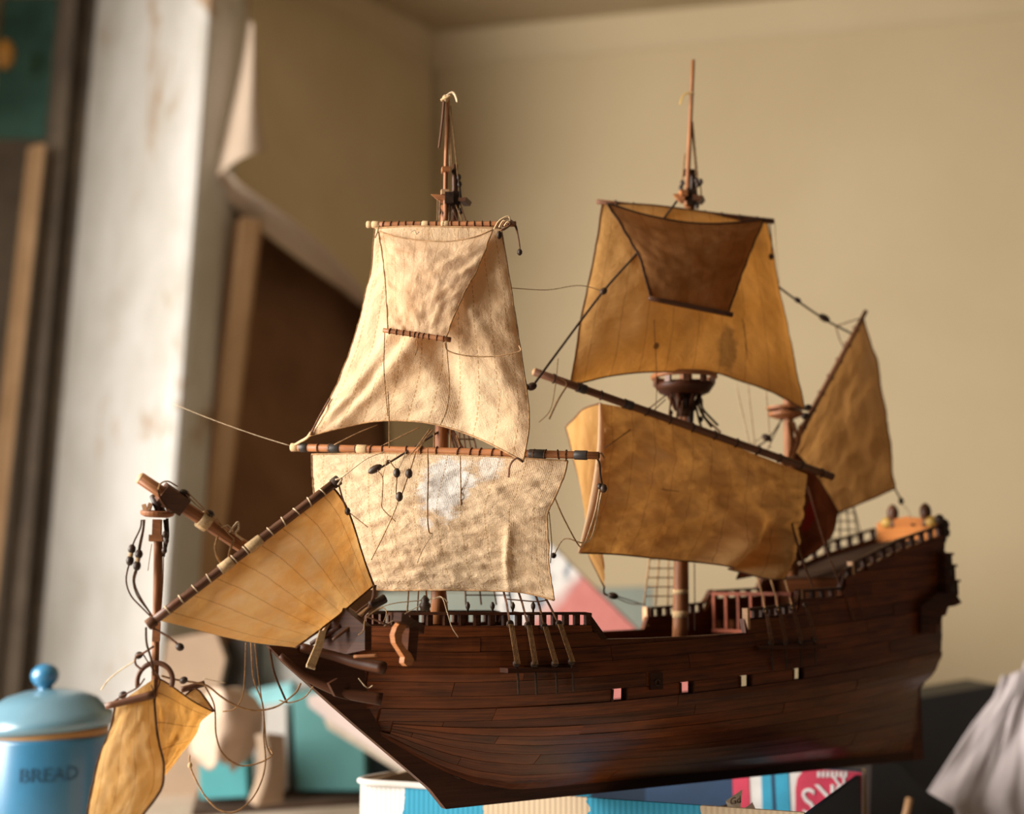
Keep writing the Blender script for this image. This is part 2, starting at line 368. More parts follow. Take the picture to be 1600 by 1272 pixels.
post('stile', 3, 15, 2.62, MTRIM, parent=wf, zhi=W(0, 225, 2.62).z, dep=.02, lean=.05, label='narrow tan wood stile')
g = G(); g.bead(W(8, 85, 2.68), .022, (0, 0, 1), 1.6, 12); mk('latch', g, plain('amber_latch', (.62, .30, .06, 1), .4), wf, True, label='amber coloured window latch')

# the window side of the room: wall with the tall opening the daylight comes through
XW = -1.66
g = G()
for y0, y1, z0, z1 in ((-.3, 1.45, 0, .74), (-.3, 1.45, 2.24, CEIL), (1.45, 3.05, 0, CEIL), (-.5, -.22, 0, CEIL)):
    g.box((XW-.05, (y0+y1)/2, (z0+z1)/2), (.05, 0, 0), (0, (y1-y0)/2, 0), (0, 0, (z1-z0)/2))
mk('wall_front', g, MWL, kind='structure')
g = G(); g.box((XW-.03, .615, .755), (.09, 0, 0), (0, .86, 0), (0, 0, .015)); wf2 = mk('window_2', g, MPAINT, kind='structure')
for y in (-.205, 1.435):
    g = G(); g.box((XW-.04, y, 1.505), (.03, 0, 0), (0, .018, 0), (0, 0, .735)); mk('window_frame', g, MPAINT, wf2)
g = G(); g.box((XW-.04, .615, 2.222), (.03, 0, 0), (0, .84, 0), (0, 0, .018)); mk('window_frame', g, MPAINT, wf2)
g = G(); g.box((-1.40, 3.05, CEIL/2), (.34, .0, 0), (0, .04, 0), (0, 0, CEIL/2)); mk('wall_corner', g, MWL, kind='structure')

# ------------------------------------------------------------------ the table and what stands on it
TZ = .75
MTABLE = wallmat('pale_table_paint', (.62, .52, .42, 1), (.54, .44, .34, 1), 6)
table = empty('table', (0.2, 1.3, 0), 'long pale painted table carrying the ship and the boxes', 'table')
g = G(); g.box((.25, 1.33, TZ-.015), (.95, 0, 0), (0, .78, 0), (0, 0, .015)); mk('table_top', g, MTABLE, table)
for x, y in ((-.6, .65), (1.1, .65), (-.6, 2.0), (1.1, 2.0)):
    g = G(); g.box((x, y, (TZ-.03)/2), (.03, 0, 0), (0, .03, 0), (0, 0, (TZ-.03)/2)); mk('leg', g, MTABLE, table)

# blue canister
MB = plain('blue_enamel', (.03, .19, .36, 1), .35, .12, 8, .6, coat=.4)
MBL = plain('pale_blue_enamel', (.15, .31, .41, 1), .28, .12, 8, .7, coat=.5)
cc = W(72, 1135, 1.36); R = .0655; cz = cc.z
can = empty('canister', (cc.x, cc.y, TZ), 'round blue enamel canister with a ball-knobbed lid at the left of the table', 'canister')
g = G(); g.lathe((cc.x, cc.y, TZ), UP, [(0, R*.94), (.004, R*.98), (.012, R), (cz-TZ-.012, R), (cz-TZ-.008, R*.99)], 48); mk('body', g, MB, can, True)
g = G(); g.lathe((cc.x, cc.y, cz-.012), UP, [(0, R*.955), (.012, R*.955)], 48); mk('neck', g, plain('bare_tan_rim', (.56, .30, .11, 1), .5, .1), can, True, label='bare tan neck showing under the tilted lid')
la = V((-.07, -.02, 1)).normalized(); lc = V((cc.x, cc.y, cz+.001))
g = G(); g.lathe(lc, la, [(-.002, R*.97), (-.003, R*1.03), (.004, R*1.04), (.009, R*1.02), (.013, R*.93), (.024, R*.80), (.032, R*.58), (.036, R*.32), (.037, R*.10)], 48)
lid = mk('lid', g, MBL, can, True, label='pale blue domed lid sitting askew')
g = G(); g.lathe(lc+la*.035, la, [(0, .0085), (.003, .007), (.005, .0075), (.008, .011), (.012, .0135), (.017, .0142), (.022, .0125), (.026, .008), (.028, .002)], 24); mk('knob', g, MB, lid, True)
def textmesh(body, size, ext=.0004, align='CENTER'):
    c = bpy.data.curves.new('t', 'FONT'); c.body = body; c.size = size; c.extrude = ext; c.align_x = align; c.align_y = 'CENTER'; c.resolution_u = 3
    o = bpy.data.objects.new('t', c); COL.objects.link(o); bpy.context.view_layer.update()
    me = bpy.data.meshes.new_from_object(o.evaluated_get(bpy.context.evaluated_depsgraph_get())); bpy.data.objects.remove(o)
    return [v.co.copy() for v in me.vertices], [tuple(p.vertices) for p in me.polygons]
vs, fs = textmesh('BREAD', .019)
out = []
for v in vs:
    a = -math.pi/2 + .42 + v.x/R; out.append(V((cc.x+math.cos(a)*(R+.0004+v.z), cc.y+math.sin(a)*(R+.0004+v.z), W(72, 1212, 1.30).z+v.y)))
g = G(); g.add(out, fs); mk('lettering', g, plain('dark_blue_letters', (.016, .095, .19, 1), .5), can, label='dark blue capital letters')

MT1 = plain('teal_card', (.09, .26, .26, 1), .7, .06, 6)
MT2 = plain('bright_teal_card', (.07, .31, .34, 1), .7, .08, 6)
MWH = plain('white_card', (.50, .47, .44, 1), .75, .05, 6)
MPK = plain('pinkish_white_board', (.48, .39, .36, 1), .7, .06, 6)
MTAUPE = plain('taupe_card', (.36, .26, .18, 1), .8, .12, 8)
MDARK = plain('near_black_board', (.012, .010, .009, 1), .6, .2, 8)
# dark tray under the teal box
g = G(); g.plate([W(300, 1262, 1.80), W(565, 1236, 1.90), W(585, 1222, 2.02), W(310, 1240, 2.0)], (0, 0, -.004))
for i, v in enumerate(g.v): v.z = TZ+.001 if i >= 4 else TZ+.009
mk('tray', g, plain('dark_brown_tray', (.10, .06, .04, 1), .6), label='low dark brown tray under the teal box', cat='tray')
def cardbox(name, quad, y, depth, mat, label, cat, yr=None, lidmat=None):
    # a closed carton from the four seen corners of its front, with real depth, standing on the table
    ys = y if isinstance(y, (list, tuple)) else (y, y, y, y)
    P = [W(px, py, yy) for (px, py), yy in zip(quad, ys)]
    g = G(); g.plate(P, (0, depth, 0)); o = mk(name, g, mat, label=label, cat=cat)
    m = o.modifiers.new('edge', 'BEVEL'); m.width = .002; m.segments = 2; return o
ZT = 1236
cardbox('teal_box', [(457, 1085), (566, 1070), (571, ZT), (463, ZT)], 1.92, .10, MT1, 'plain teal box standing upright behind the ship bow', 'box')
cardbox('white_box', [(388, 1108), (448, 1100), (450, ZT), (384, ZT+6)], 1.93, .06, MWH, 'white box standing left of the teal box', 'box')
cardbox('turquoise_carton', [(310, 1165), (384, 1158), (387, 1246), (312, 1250)], 1.84, .05, MT2, 'small turquoise carton below the torn pink paper', 'box')
cardbox('turquoise_packet', [(392, 1080), (456, 1066), (457, 1102), (396, 1112)], 1.985, .05, plain('light_turquoise', (.26, .56, .60, 1), .6), 'light turquoise packet lying on top behind the white box', 'packet')
cardbox('brown_block', [(392, 1108), (462, 1100), (462, ZT), (392, ZT)], 2.0, .05, MTAUPE, 'brown cardboard block behind the white box', 'block')
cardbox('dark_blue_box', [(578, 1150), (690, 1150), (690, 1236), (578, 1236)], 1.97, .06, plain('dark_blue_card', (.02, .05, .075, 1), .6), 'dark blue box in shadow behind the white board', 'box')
# pale board leaning across the teal box
g = G(); q = [(480, 1087), (560, 1076), (700, 1076), (730, 1200), (660, 1216), (636, 1205), (560, 1155), (510, 1124), (482, 1103)]
g.plate([W(x, y, 1.80-.0002*(x-480)) for x, y in q], (0.006, .014, .0)); bd = mk('board', g, MPK, label='pinkish white board leaning behind the ship bow', cat='board')
g = G(); q = [(506, 1124), (520, 1118), (640, 1190), (652, 1216), (630, 1210), (512, 1138)]
g.plate([W(x, y, 1.815-.0002*(x-480)) for x, y in q], (0, .012, 0)); mk('backing', g, plain('grey_brown_backing', (.42, .36, .28, 1), .8), bd, label='grey brown backing strip under the board')
# torn pinkish paper
def crumple(name, quad, y, mat, label, cat, n=22, amp=.012, jag=None, seed=0, parent=None):
    tl, trr, br, bl = [V(q+(0,)) for q in quad]; g = G(); rows = []
    for r in range(n):
        f = r/(n-1); row = []
        for c in range(n):
            h = c/(n-1); p = tl.lerp(trr, h).lerp(bl.lerp(br, h), f)
            if jag and r == n-1: p.y += jag*noise.noise(V((h*9, seed, 0)))*2
            yy = y + amp*2.2*noise.noise(V((h*2.4, f*2.4, seed))) + amp*.5*noise.noise(V((h*7, f*7, seed)))
            row.append(W(p.x, p.y, yy))
        rows.append(row)
    g.grid(rows); o = mk(name, g, mat, parent, True, label=label, cat=cat)
    m = o.modifiers.new('thick', 'SOLIDIFY'); m.thickness = .0015; return o
MPP = plain('pinkish_paper', (.56, .42, .32, 1), .9, .08, 8)
MPP2 = plain('tan_paper', (.60, .40, .27, 1), .9, .1, 8)
g = G(); rows = []
for r in range(26):
    f = r/25; row = []
    for c in range(22):
        h = c/21
        xl = interp([(0, 330), (.25, 312), (.6, 296), (.85, 300), (1, 318)], f); xr = interp([(0, 372), (.12, 398), (.3, 412), (.6, 410), (.85, 392), (1, 372)], f)
        x = lerp(xl, xr, h); y = lerp(1076, 1196, f) + (9*noise.noise(V((h*8, 1, 2)))+6*math.sin(h*9))*(f**6)
        row.append(W(x, y, 1.74 + .05*(abs(h-.42)*2)**1.5 + .006*noise.noise(V((h*4, f*4, 0)))))
    rows.append(row)
g.grid(rows); o = mk('paper_bag', g, MPP, smooth=True, label='crumpled pinkish paper bag with a torn lower edge', cat='bag'); m = o.modifiers.new('thick', 'SOLIDIFY'); m.thickness = .002
g = G(); rows = []
for r in range(14):
    f = r/13
    rows.append([W(lerp(lerp(398, 386, f), lerp(428, 428, f), h)+10*math.sin(f*3)*(1-h), lerp(1148, 1252, f), 1.76+.03*h) for h in [i/8 for i in range(9)]])
g.grid(rows); o = mk('paper_roll', g, MTAUPE, smooth=True, label='taupe card roll standing right of the torn pink paper', cat='roll'); m = o.modifiers.new('thick', 'SOLIDIFY'); m.thickness = .02; m.offset = -1
# shadow built as a dark slab, and tan panel behind the bag
#cardbox('tan_panel', [(270, 985), (338, 985), (352, 1090), (318, 1260), (245, 1268)], 1.9, .03, plain('tan_panel_wood', (.50, .35, .23, 1), .8), 'tan wooden panel propped behind the paper bag', 'panel')
g = G(); q = [(262, 1000), (336, 985), (352, 1030), (336, 1100), (322, 1180), (316, 1262), (225, 1264), (240, 1120)]
g.plate([W(x, y, 1.99) for x, y in q], (0, .03, 0)); mk('tan_panel', g, plain('tan_panel_wood', (.40, .28, .19, 1), .8, .1, 6), label='tan panel propped behind the paper bag', cat='panel')
g = G(); q = [(343, 1040), (356, 1000), (400, 985), (400, 1090), (356, 1092), (338, 1096)]
g.plate([W(x, y, 2.02) for x, y in q], (0, .05, 0)); g2 = [V((v.x, v.y, TZ)) for v in g.v]
mk('dark_shadow_slab', g, plain('dark_brown_shadow', (.04, .03, .022, 1), .7), label='dark brown slab painting in the shadow behind the paper bag', cat='case')
g = G(); q = [(372, 990), (620, 985), (620, 1120), (372, 1110)]
g.plate([W(x, y, 2.06) for x, y in q], (0, .02, 0)); mk('white_sheet', g, MWH, label='white sheet of card upright behind the teal box', cat='sheet')
# grey-teal box behind the deck
cardbox('grey_box', [(596, 926), (1022, 916), (1022, 1200), (596, 1200)], 2.10, .10, plain('grey_teal_card', (.26, .29, .25, 1), .8, .1, 5), 'grey green box behind the deck between the masts', 'box')
# pink and white printed board
t = NT('pink_printed_card'); uv = t.n('ShaderNodeTexCoord').outputs['UV']; sx = t.n('ShaderNodeSeparateXYZ'); t.t.links.new(uv, sx.inputs[0])
edge_ = t.math('ADD', sx.outputs[1], t.math('MULTIPLY', t.math('SUBTRACT', t.noise(uv, 6), .5), .12))
f = t.n('ShaderNodeMapRange'); t.t.links.new(edge_, f.inputs[0]); f.inputs[1].default_value = .44; f.inputs[2].default_value = .52
pk = t.ramp(t.noise(uv, 12, 5), [(.3, (.36, .115, .10, 1)), (.7, (.42, .145, .13, 1))])
wt = t.ramp(t.noise(uv, 9, 4), [(.40, (.12, .16, .20, 1)), (.5, (.52, .50, .48, 1)), (.8, (.62, .59, .56, 1))])
MPINK = t.out(t.principled(t.mix(f.outputs[0], wt, pk), .7))
g = G(); q = [(776, 812), (862, 852), (892, 884), (1014, 1004), (1110, 1098), (1190, 1120), (1190, 1160), (776, 1160)]
P = [W(x, y, 1.62+.0006*(1090-y)) for x, y in q]
P[-1].z = TZ; P[-2].z = TZ
g.plate(P, (.004, .012, 0)); g.uv = [((x-776)/238, (y-812)/278) for x, y in q]*2
# the print's border follows a diagonal across the board
g.uv = [(u, v_*.9+u*.35) for u, v_ in g.uv]
mk('pink_board', g, MPINK, label='pink and white printed board leaning behind the fore deck', cat='board')
# right: dark trunk, white cloth, black bag, navy carton
cardbox('dark_chest', [(1330, 1108), (1562, 1070), (1640, 1290), (1330, 1290)], 1.75, .12, MDARK, 'near black chest behind the ship stern', 'chest')
g = G(); rows = []
for r in range(40):
    f = r/39; row = []
    for c in range(50):
        h = c/49
        xl = interp([(0, 1566), (.14, 1552), (.3, 1520), (.5, 1488), (.75, 1448), (.85, 1436), (1, 1480)], f)
        x = lerp(xl, 1640, h); y = lerp(1030 if h > .5 else 1056-40*max(0, h-.2), 1300, f)
        fold = .004*math.sin(h*13+f*2) + .01*noise.noise(V((h*5, f*3, 1))) + .002*noise.noise(V((h*14, f*5, 4)))
        row.append(W(x, y, 1.62-.06*f+fold))
    rows.append(row)
g.grid(rows); o = mk('white_cloth', g, plain('mauve_white_cloth', (.46, .41, .42, 1), .9, .05, 20, bump=.2), smooth=True, label='white cloth draped over the dark chest at the right', cat='cloth')
m = o.modifiers.new('thick', 'SOLIDIFY'); m.thickness = .003
g = G(); q = [(1362, 1170), (1400, 1190), (1440, 1232), (1490, 1262), (1500, 1300), (1358, 1300)]
g.plate([W(x, y, 1.42) for x, y in q], (0, .1, 0)); bagb = mk('black_case', g, MDARK, label='black case with a sloping top below the ship stern', cat='case')
g = G(); g.tube([W(1410, 1290, 1.40), W(1417, 1268, 1.40), W(1421, 1248, 1.405)], .004, 8); mk('wooden_stick', g, M['pale'], smooth=True, label='short tan wooden stick in front of the black case', cat='stick')
# open cardboard box under the keel
BOT = .886 - .0015                                          # rim height: the keel rests on it
def onZ(px, py, z):
    d = ray(px, py); return EYE+d*((z-EYE.z)/d.z)
A = onZ(563, 1222, BOT); B = onZ(1256, 1270, BOT); dF = (B-A).normalized(); dS = V((-dF.y, dF.x, 0))
DEP = .27; D_ = A+dS*DEP; E_ = B+dS*DEP
def printed(name, base, col, blobs, rough=.75):
    t = NT(name); uv = t.n('ShaderNodeTexCoord').outputs['UV']; sx = t.n('ShaderNodeSeparateXYZ'); t.t.links.new(uv, sx.inputs[0]); c = base
    nz = t.math('MULTIPLY', t.math('SUBTRACT', t.noise(uv, 7, 4), .5), .05)
    for (u0, u1, colr) in blobs:
        uu = t.math('ADD', sx.outputs[0], nz); m = t.math('MULTIPLY', t.math('GREATER_THAN', uu, u0), t.math('LESS_THAN', uu, u1)); c = t.mix(m, c, colr)
    return t.out(t.principled(c, rough, t.bump(t.math('SINE', t.math('MULTIPLY', sx.outputs[0], 520)), .15, .001), .3))
BLUE = (.015, .19, .30, 1); WHT = (.52, .50, .47, 1); BEI = (.38, .29, .19, 1); RED = (.62, .05, .08, 1); NAVY = (.010, .022, .045, 1)
boxr = empty('cardboard_box', ((A+E_)/2)*1, 'open blue and white cardboard box under the ship keel', 'box'); boxr.location.z = TZ; ORIG[boxr.name] = V(boxr.location)
def panel(name, a, b, z0, z1, n, mat, th=.004, label=None):
    g = G(); P = [a+UP*(z0-a.z), b+UP*(z0-b.z), b+UP*(z1-b.z), a+UP*(z1-a.z)]; g.plate(P, n*th); g.uv = [(0, 0), (1, 0), (1, 1), (0, 1)]*2; return mk(name, g, mat, boxr, label=label)
panel('front_panel', A, B, TZ, BOT, dS, printed('front_print', WHT, 0, [(.115, .31, BLUE), (.31, .55, BEI), (.55, .80, BLUE), (.80, 1.2, BEI)]), label='front side printed white, blue and buff')
panel('side_panel', A+dS*.004, D_, TZ, BOT, dF, printed('left_print', BEI, 0, [(.42, .56, RED), (.56, .72, WHT), (.72, 1.2, BLUE)]), label='left side with buff, red and blue bands inside')
panel('side_panel', B+dS*.004, E_, TZ, BOT-.004, -dF, printed('right_print', NAVY, 0, []), label='navy right side')
panel('back_panel', D_, E_, TZ, BOT-.0005, -dS, printed('back_print', NAVY, 0, [(.0, .3, BLUE)]))
g = G(); g.plate([E_+UP*(TZ-BOT), E_+UP*.0005, E_+UP*.0005+dF*.0035, E_+UP*(TZ-BOT)+dF*.0035], -dS*.002); part_ = mk('worn_edge', g, plain('worn_tan_edge', (.42, .27, .14, 1), .8), boxr, label='worn tan back corner edge')
g = G(); g.box((A+E_)*.5+UP*(TZ+.003-BOT), dF*(B-A).length*.49, dS*DEP*.49, UP*.002); mk('bottom', g, plain('box_card', BEI, .8), boxr)
# rolled worn rim on the front left corner
g = G(); g.tube(spline([A+dS*.06, A+UP*.001, A+dF*.06+UP*.0005, A+dF*.15], 14), .0028, 8); mk('rim', g, MWH, boxr, True, label='worn white rim at the front left corner')
# inner flap with the upside-down red oval logo
def onF(px, py, off=.012):
    d = ray(px, py); b = D_-dS*off; s = (b-EYE).dot(dS)/d.dot(dS); return EYE+d*s
def flappoly(q, off, th, name, mat, par, label=None):
    P = [onF(x, y, off) for x, y in q]
    for v in P: v.z = min(v.z, BOT-.0012)
    g = G(); g.plate(P, -dS*th); return mk(name, g, mat, par, label=label)
q = [(1016, 1150), (1348, 1150), (1348, 1300), (1016, 1300)]
flap = flappoly(q, .010, .002, 'inner_flap', plain('flap_white', (.70, .67, .64, 1), .7), boxr, 'white inner flap with blue and red print')
def stripe(x0, x1, mat, lab, bot=1290): return flappoly([(x0, 1150), (x1, 1150), (x1+6, bot), (x0+4, bot)], .0122, .0006, 'stripe', mat, flap, lab)
MSB = plain('print_blue', (.03, .32, .50, 1), .6); MSD = plain('print_dark_blue', (.01, .04, .10, 1), .6); MSR = plain('print_red', (.60, .04, .09, 1), .6)
stripe(1006, 1142, MSD, 'dark stripe'); stripe(1143, 1168, MSR, 'red stripe'); stripe(1188, 1203, MSB, 'blue stripe'); stripe(1203, 1209, MSD, 'thin dark blue stripe'); stripe(1209, 1230, MSB, 'bright blue stripe')
q = [(1243+ (0 if False else 0), 1290), (1243, 1232), (1246, 1216), (1255, 1204), (1270, 1196), (1295, 1191), (1320, 1190), (1346, 1193), (1346, 1295)]
logo = flappoly(q, .0124, .0006, 'logo', MSR, flap, 'red oval logo upside down')
# white letters, turned upside down as on the folded flap: seen from left to right S, K, R on their heads
xv = (onF(1300, 1230)-onF(1250, 1230)).normalized(); sc = (onF(1300, 1230)-onF(1250, 1230)).length/50
def flaptext(body, px, py, size_px, par, clip=None, name='letter'):
    vs, fs = textmesh(body, size_px*sc*1.38, .0003, 'CENTER'); c = onF(px, py, .0136); g = G()
    g.add([c - xv*v.x*.9 - UP*v.y - dS*v.z for v in vs], fs); return mk(name, g, WMAT, par, label=None)
WMAT = plain('print_white', (.80, .76, .74, 1), .7)
flaptext('S', 1263, 1250, 42, logo); flaptext('K', 1290, 1244, 42, logo); flaptext('R', 1312, 1226, 30, logo)
for i in range(7):
    flappoly([(1277+i*7.0, 1206), (1281.5+i*7, 1205), (1281.5+i*7, 1214), (1277+i*7, 1215)], .0132, .0004, 'letter', WMAT, logo)
# paper scraps in the box
g = G(); g.plate([W(1134, 1252, 1.06), W(1160, 1234, 1.07), W(1157, 1266, 1.05), W(1152, 1300, 1.05)], (0, .001, 0)); o = mk('paper_scrap', g, plain('scrap_paper', (.46, .36, .26, 1), .8), label='triangular paper scrap with handwriting poking out of the box', cat='paper')
vs, fs = textmesh('Gd', .0075, .0002); c = W(1149, 1251, 1.058); g = G(); g.add([c+V((v.x*.95, -.001-v.z, v.y+.25*v.x)) for v in vs], fs); mk('handwriting', g, M['block'], o, label='small dark handwritten letters')
g = G(); g.plate([W(1152, 1272, 1.04), W(1176, 1254, 1.055), W(1186, 1276, 1.04), W(1170, 1310, 1.04)], (0, .001, 0)); mk('paper_scrap', g, plain('pink_scrap_paper', (.44, .30, .24, 1), .8), label='pinkish paper scrap right of the handwritten triangle', cat='paper')
g = G(); g.plate([W(1080, 1272, 1.05), W(1140, 1256, 1.07), W(1136, 1270, 1.06), W(1090, 1310, 1.05)], (0, .001, 0)); mk('paper_scrap', g, plain('brown_scrap_paper', (.22, .14, .09, 1), .8), label='brown paper scrap left of the handwritten triangle', cat='paper')
# ------------------------------------------------------------------ the ship
KZ = -.1615                                                # keel bottom below the eye
ship = empty('model_ship', (O.x+.2, O.y+.13, 1.05+KZ), 'worn wooden galleon model with tattered cloth sails resting on the cardboard box', 'model ship')
def part(name, g, mat, parent=ship, smooth=False, label=None, kind=None): return mk(name, g, mat, parent, smooth, label, kind=kind)
def rope(pts, r=.0005, mat='rope', name='rigging_line', parent=ship, n=None, label=None):
    g = G(); g.tube(spline(pts, n or max(2, 6*(len(pts)-1)+1)), r, 5); return part(name, g, M[mat], parent, True, label)
def bead(c, r, axis=(0, 0, 1), st=1.3, mat='block', name='block', parent=ship):
    g = G(); g.bead(c, r, axis, st, 8); return part(name, g, M[mat], parent, True)

# -- hull shape
RAB = [(557, 1000), (563, 1050), (571, 1107), (596, 1150), (645, 1180), (690, 1205), (740, 1224), (800, 1234)]
rt = [(tz(x, y, .003)) for x, y in RAB]
TBZ = sorted([(z, t) for t, z in rt]); TBZ = [(-.157, .10)] + TBZ                 # stem rabbet: z -> t
ZLOWT = sorted([(t, z) for t, z in rt if z < -.085]) + [(.10, -.153), (.7, -.153)]
TS = .553
def t_bow(z): return interp(TBZ, z)
def zlow(t): return interp(ZLOWT, t)
HBM = [(-.16, .004), (-.153, .006), (-.147, .020), (-.138, .038), (-.125, .054), (-.11, .066), (-.094, .0735), (-.08, .0765), (-.06, .077), (-.04, .073), (-.02, .066), (0, .061), (.03, .056), (.07, .051), (.12, .047)]
def hb(t, z):
    m = interp(HBM, z); tb = t_bow(z); L = TS - tb; u = max(0, min(1, (t-tb)/L))
    ue = interp([(-.15, .55), (-.12, .42), (-.09, .34), (-.06, .27), (0, .20)], z); nn = interp([(-.15, 1.5), (-.09, 2.0), (-.03, 2.5)], z)
    e = 1-(1-min(u/ue, 1))**nn
    ra = interp([(-.155, .03), (-.14, .03), (-.11, .04), (-.092, .06), (-.078, .30), (-.06, .42), (-.03, .50), (.0, .62), (.05, .82)], z); us = .45
    x = 1 if u < us else ra+(1-ra)*(1-((u-us)/(1-us))**2)
    return max(.003, m*e*x)
# -- sheer profile of the planking, read along the port side
def prof(pts, p): return [tz(x, y, p) for x, y in pts]
PR = prof([(560, 984), (600, 981), (700, 978), (905, 976)], .058) + prof([(916, 976.5), (936, 998), (1000, 996.5), (1080, 993), (1155, 988.5)], .062) + prof([(1157, 967), (1200, 963), (1246, 957)], .062) + prof([(1248, 936), (1320, 931)], .059) + prof([(1324, 903)], .056) + prof([(1400, 861), (1474, 836)], .045)
PR = [(-.2, PR[0][1])] + PR + [(.7, PR[-1][1]+.01)]
def ztop(t): return interp(PR, t)
def sheer(t): return (.02*t+.06*t*t) if t > 0 else -.03*t*.4
PORTS = []
for px, py in ((965, 1077), (1070, 1067), (1163, 1062), (1250, 1049)):
    t, z = tz(px, py, .0755); PORTS.append((t-.0060, t+.0060))
SPORTS = []
for px, py in ((965, 1077), (1070, 1067), (1163, 1062), (1250, 1049)):
    p_ = -.0735
    for _ in range(6):
        t, z = tz(px, py, p_); p_ = -hb(t, z)+.002
    SPORTS.append((t-.012, t+.012, z))
bt = sorted(set([x for a, b in PORTS for x in (a, b)] + [x for a, b, z in SPORTS for x in (a, b)] + [t for t, z in PR if -.07 < t < TS]))
TSAMP = sorted(set([round(x, 5) for x in bt] + [round(-.075+i*(TS+.075)/64, 5) for i in range(65)] + [TS]))
TSAMP = [t for i, t in enumerate(TSAMP) if i == 0 or t-TSAMP[i-1] > .0004]
ROWS = [-.094, -.0845, -.0752, -.0645, -.0535, -.0425, -.0315, -.0205, -.0095, .0015, .0125, .0235, .0345, .0455, .0565, .0675, .0785]
NLOW = 7
PORTROW = 1
def lev(k, t):
    # strake edge k: 0..NLOW below the wale seam, then the near-level rows
    if k <= NLOW:
        f = (k/NLOW)**.85; zs = -.094+sheer(t); return lerp(min(zlow(t), zs), zs, f)
    return min(ROWS[k-NLOW]+sheer(t), ztop(t))
NK = NLOW+len(ROWS)-1
def hp(t, z, side=1, off=0.0):
    t2 = max(t, t_bow(z)); b = hb(t2, z)+off; return SH(t2, side*b, z)
def inport(t0, t1, k, side=1):
    if side < 0:
        return any(a-.001 < (t0+t1)/2 < b+.001 and lev(k, t0) < z+.006 and lev(k+1, t0) > z-.006 for a, b, z in SPORTS)
    return k == NLOW+PORTROW and any(t0 >= a-1e-4 and t1 <= b+1e-4 for a, b in PORTS)
g = G()
for side in (1, -1):
    for off in (-.0012, -.0045):
        for k in range(NK):
            for t0, t1 in zip(TSAMP, TSAMP[1:]):
                if inport(t0, t1, k, side): continue
                z = [lev(k, t0), lev(k, t1), lev(k+1, t1), lev(k+1, t0)]
                if z[3]-z[0] < 1e-5 and z[2]-z[1] < 1e-5: continue
                if t1 < min(t_bow(z[1]), t_bow(z[2])): continue
                P = [hp(t0, z[0], side, off), hp(t1, z[1], side, off), hp(t1, z[2], side, off), hp(t0, z[3], side, off)]
                g.add(P, [(0, 1, 2, 3)], [(t0, z[0]), (t1, z[1]), (t1, z[2]), (t0, z[3])])
    # top edge strip between the skins
    for t0, t1 in zip(TSAMP, TSAMP[1:]):
        if t0 < -.058: continue
        za, zb = ztop(t0), ztop(t1)
        g.add([hp(t0, za, side, .0006), hp(t1, zb, side, .0006), hp(t1, zb, side, -.0046), hp(t0, za, side, -.0046)], [(0, 1, 2, 3)], [(t0, 0), (t1, 0), (t1, .005), (t0, .005)])
# transom
zz = [lerp(-.15, ztop(TS), i/20) for i in range(21)]
g.grid([[SH(TS+.0005+.012*max(0, (z+.05))*4*.2, s*hb(TS, z), z) for s in (-1, -.5, 0, .5, 1)] for z in zz], su=.1, sv=.2)
hull = part('hull', g, M['hull'])
# port planking: one strake after another, each in lengths with staggered butts
for k in range(NK):
    n0 = 3 if k < NLOW else 4
    cuts = [-.08] + [lerp(-.06, TS, (j+((k*.37) % 1)*.8+.1)/n0) for j in range(n0)] + [TS+.001]
    if k == NLOW+PORTROW:
        cuts = [-.08] + [x for a, b in PORTS for x in (a, b)] + [TS+.001]
    for a, b in zip(cuts, cuts[1:]):
        if k == NLOW+PORTROW and any(abs(a-pa) < 1e-6 and abs(b-pb) < 1e-6 for pa, pb in PORTS): continue
        ts = sorted(set([a, b] + [t for t in TSAMP if a < t < b]))
        if b-a < .012: continue
        th = .0006 + random.random()*.0007 + (.0009 if k in (NLOW, NLOW+4) else 0); runs = [[]]
        for t in ts:
            z0, z1 = lev(k, t), lev(k+1, t)
            if z1-z0 < .0016 or t < max(t_bow(z0), t_bow(z1))-.004:
                if runs[-1]: runs.append([])
                continue
            gp = min(.00016, (z1-z0)*.1); e = .0002 if t in (a, b) else 0; tt = t + (e if t == a else -e)
            runs[-1].append([hp(tt, z0+gp, 1, -.0012), hp(tt, z0+gp, 1, th), hp(tt, (z0+z1)/2, 1, th+.0001), hp(tt, z1-gp, 1, th), hp(tt, z1-gp, 1, -.0012)])
        for rows in runs:
            if len(rows) < 2: continue
            g = G(); g.grid(rows); g.uv = []; L = 0
            for i, r in enumerate(rows):
                if i: L += (r[1]-rows[i-1][1]).length
                g.uv += [(L, q) for q in (0, .001, .006, .011, .012)]
            n = len(g.v); g.f += [(0, 1, 2, 3, 4), (n-1, n-2, n-3, n-4, n-5)]
            part('plank', g, M['hull'], hull)
# gun port frames and one closed lid
for a, b in PORTS:
    tc = (a+b)/2; k = NLOW+PORTROW
    for s0, s1, e in ((a-.0012, a, 0), (b, b+.0012, 0)):
        g = G(); P = [hp(s0, lev(k, s0), 1, .0022), hp(s1, lev(k, s1), 1, .0022), hp(s1, lev(k+1, s1), 1, .0022), hp(s0, lev(k+1, s0), 1, .0022)]; g.plate(P, -BX*.003); part('port_frame', g, M['rail'], hull)
t, z = tz(1022, 1064, .0765); g = G(); g.box(hp(t, z, 1, .0022), AX*.006, UP*.0065, BX*.0012); part('port_lid', g, M['rail'], hull)
g = G(); g.ring(hp(t, z-.001, 1, .0042), BX, .0022, .0005, 12, 5); part('port_ring', g, M['ropedark'], hull)

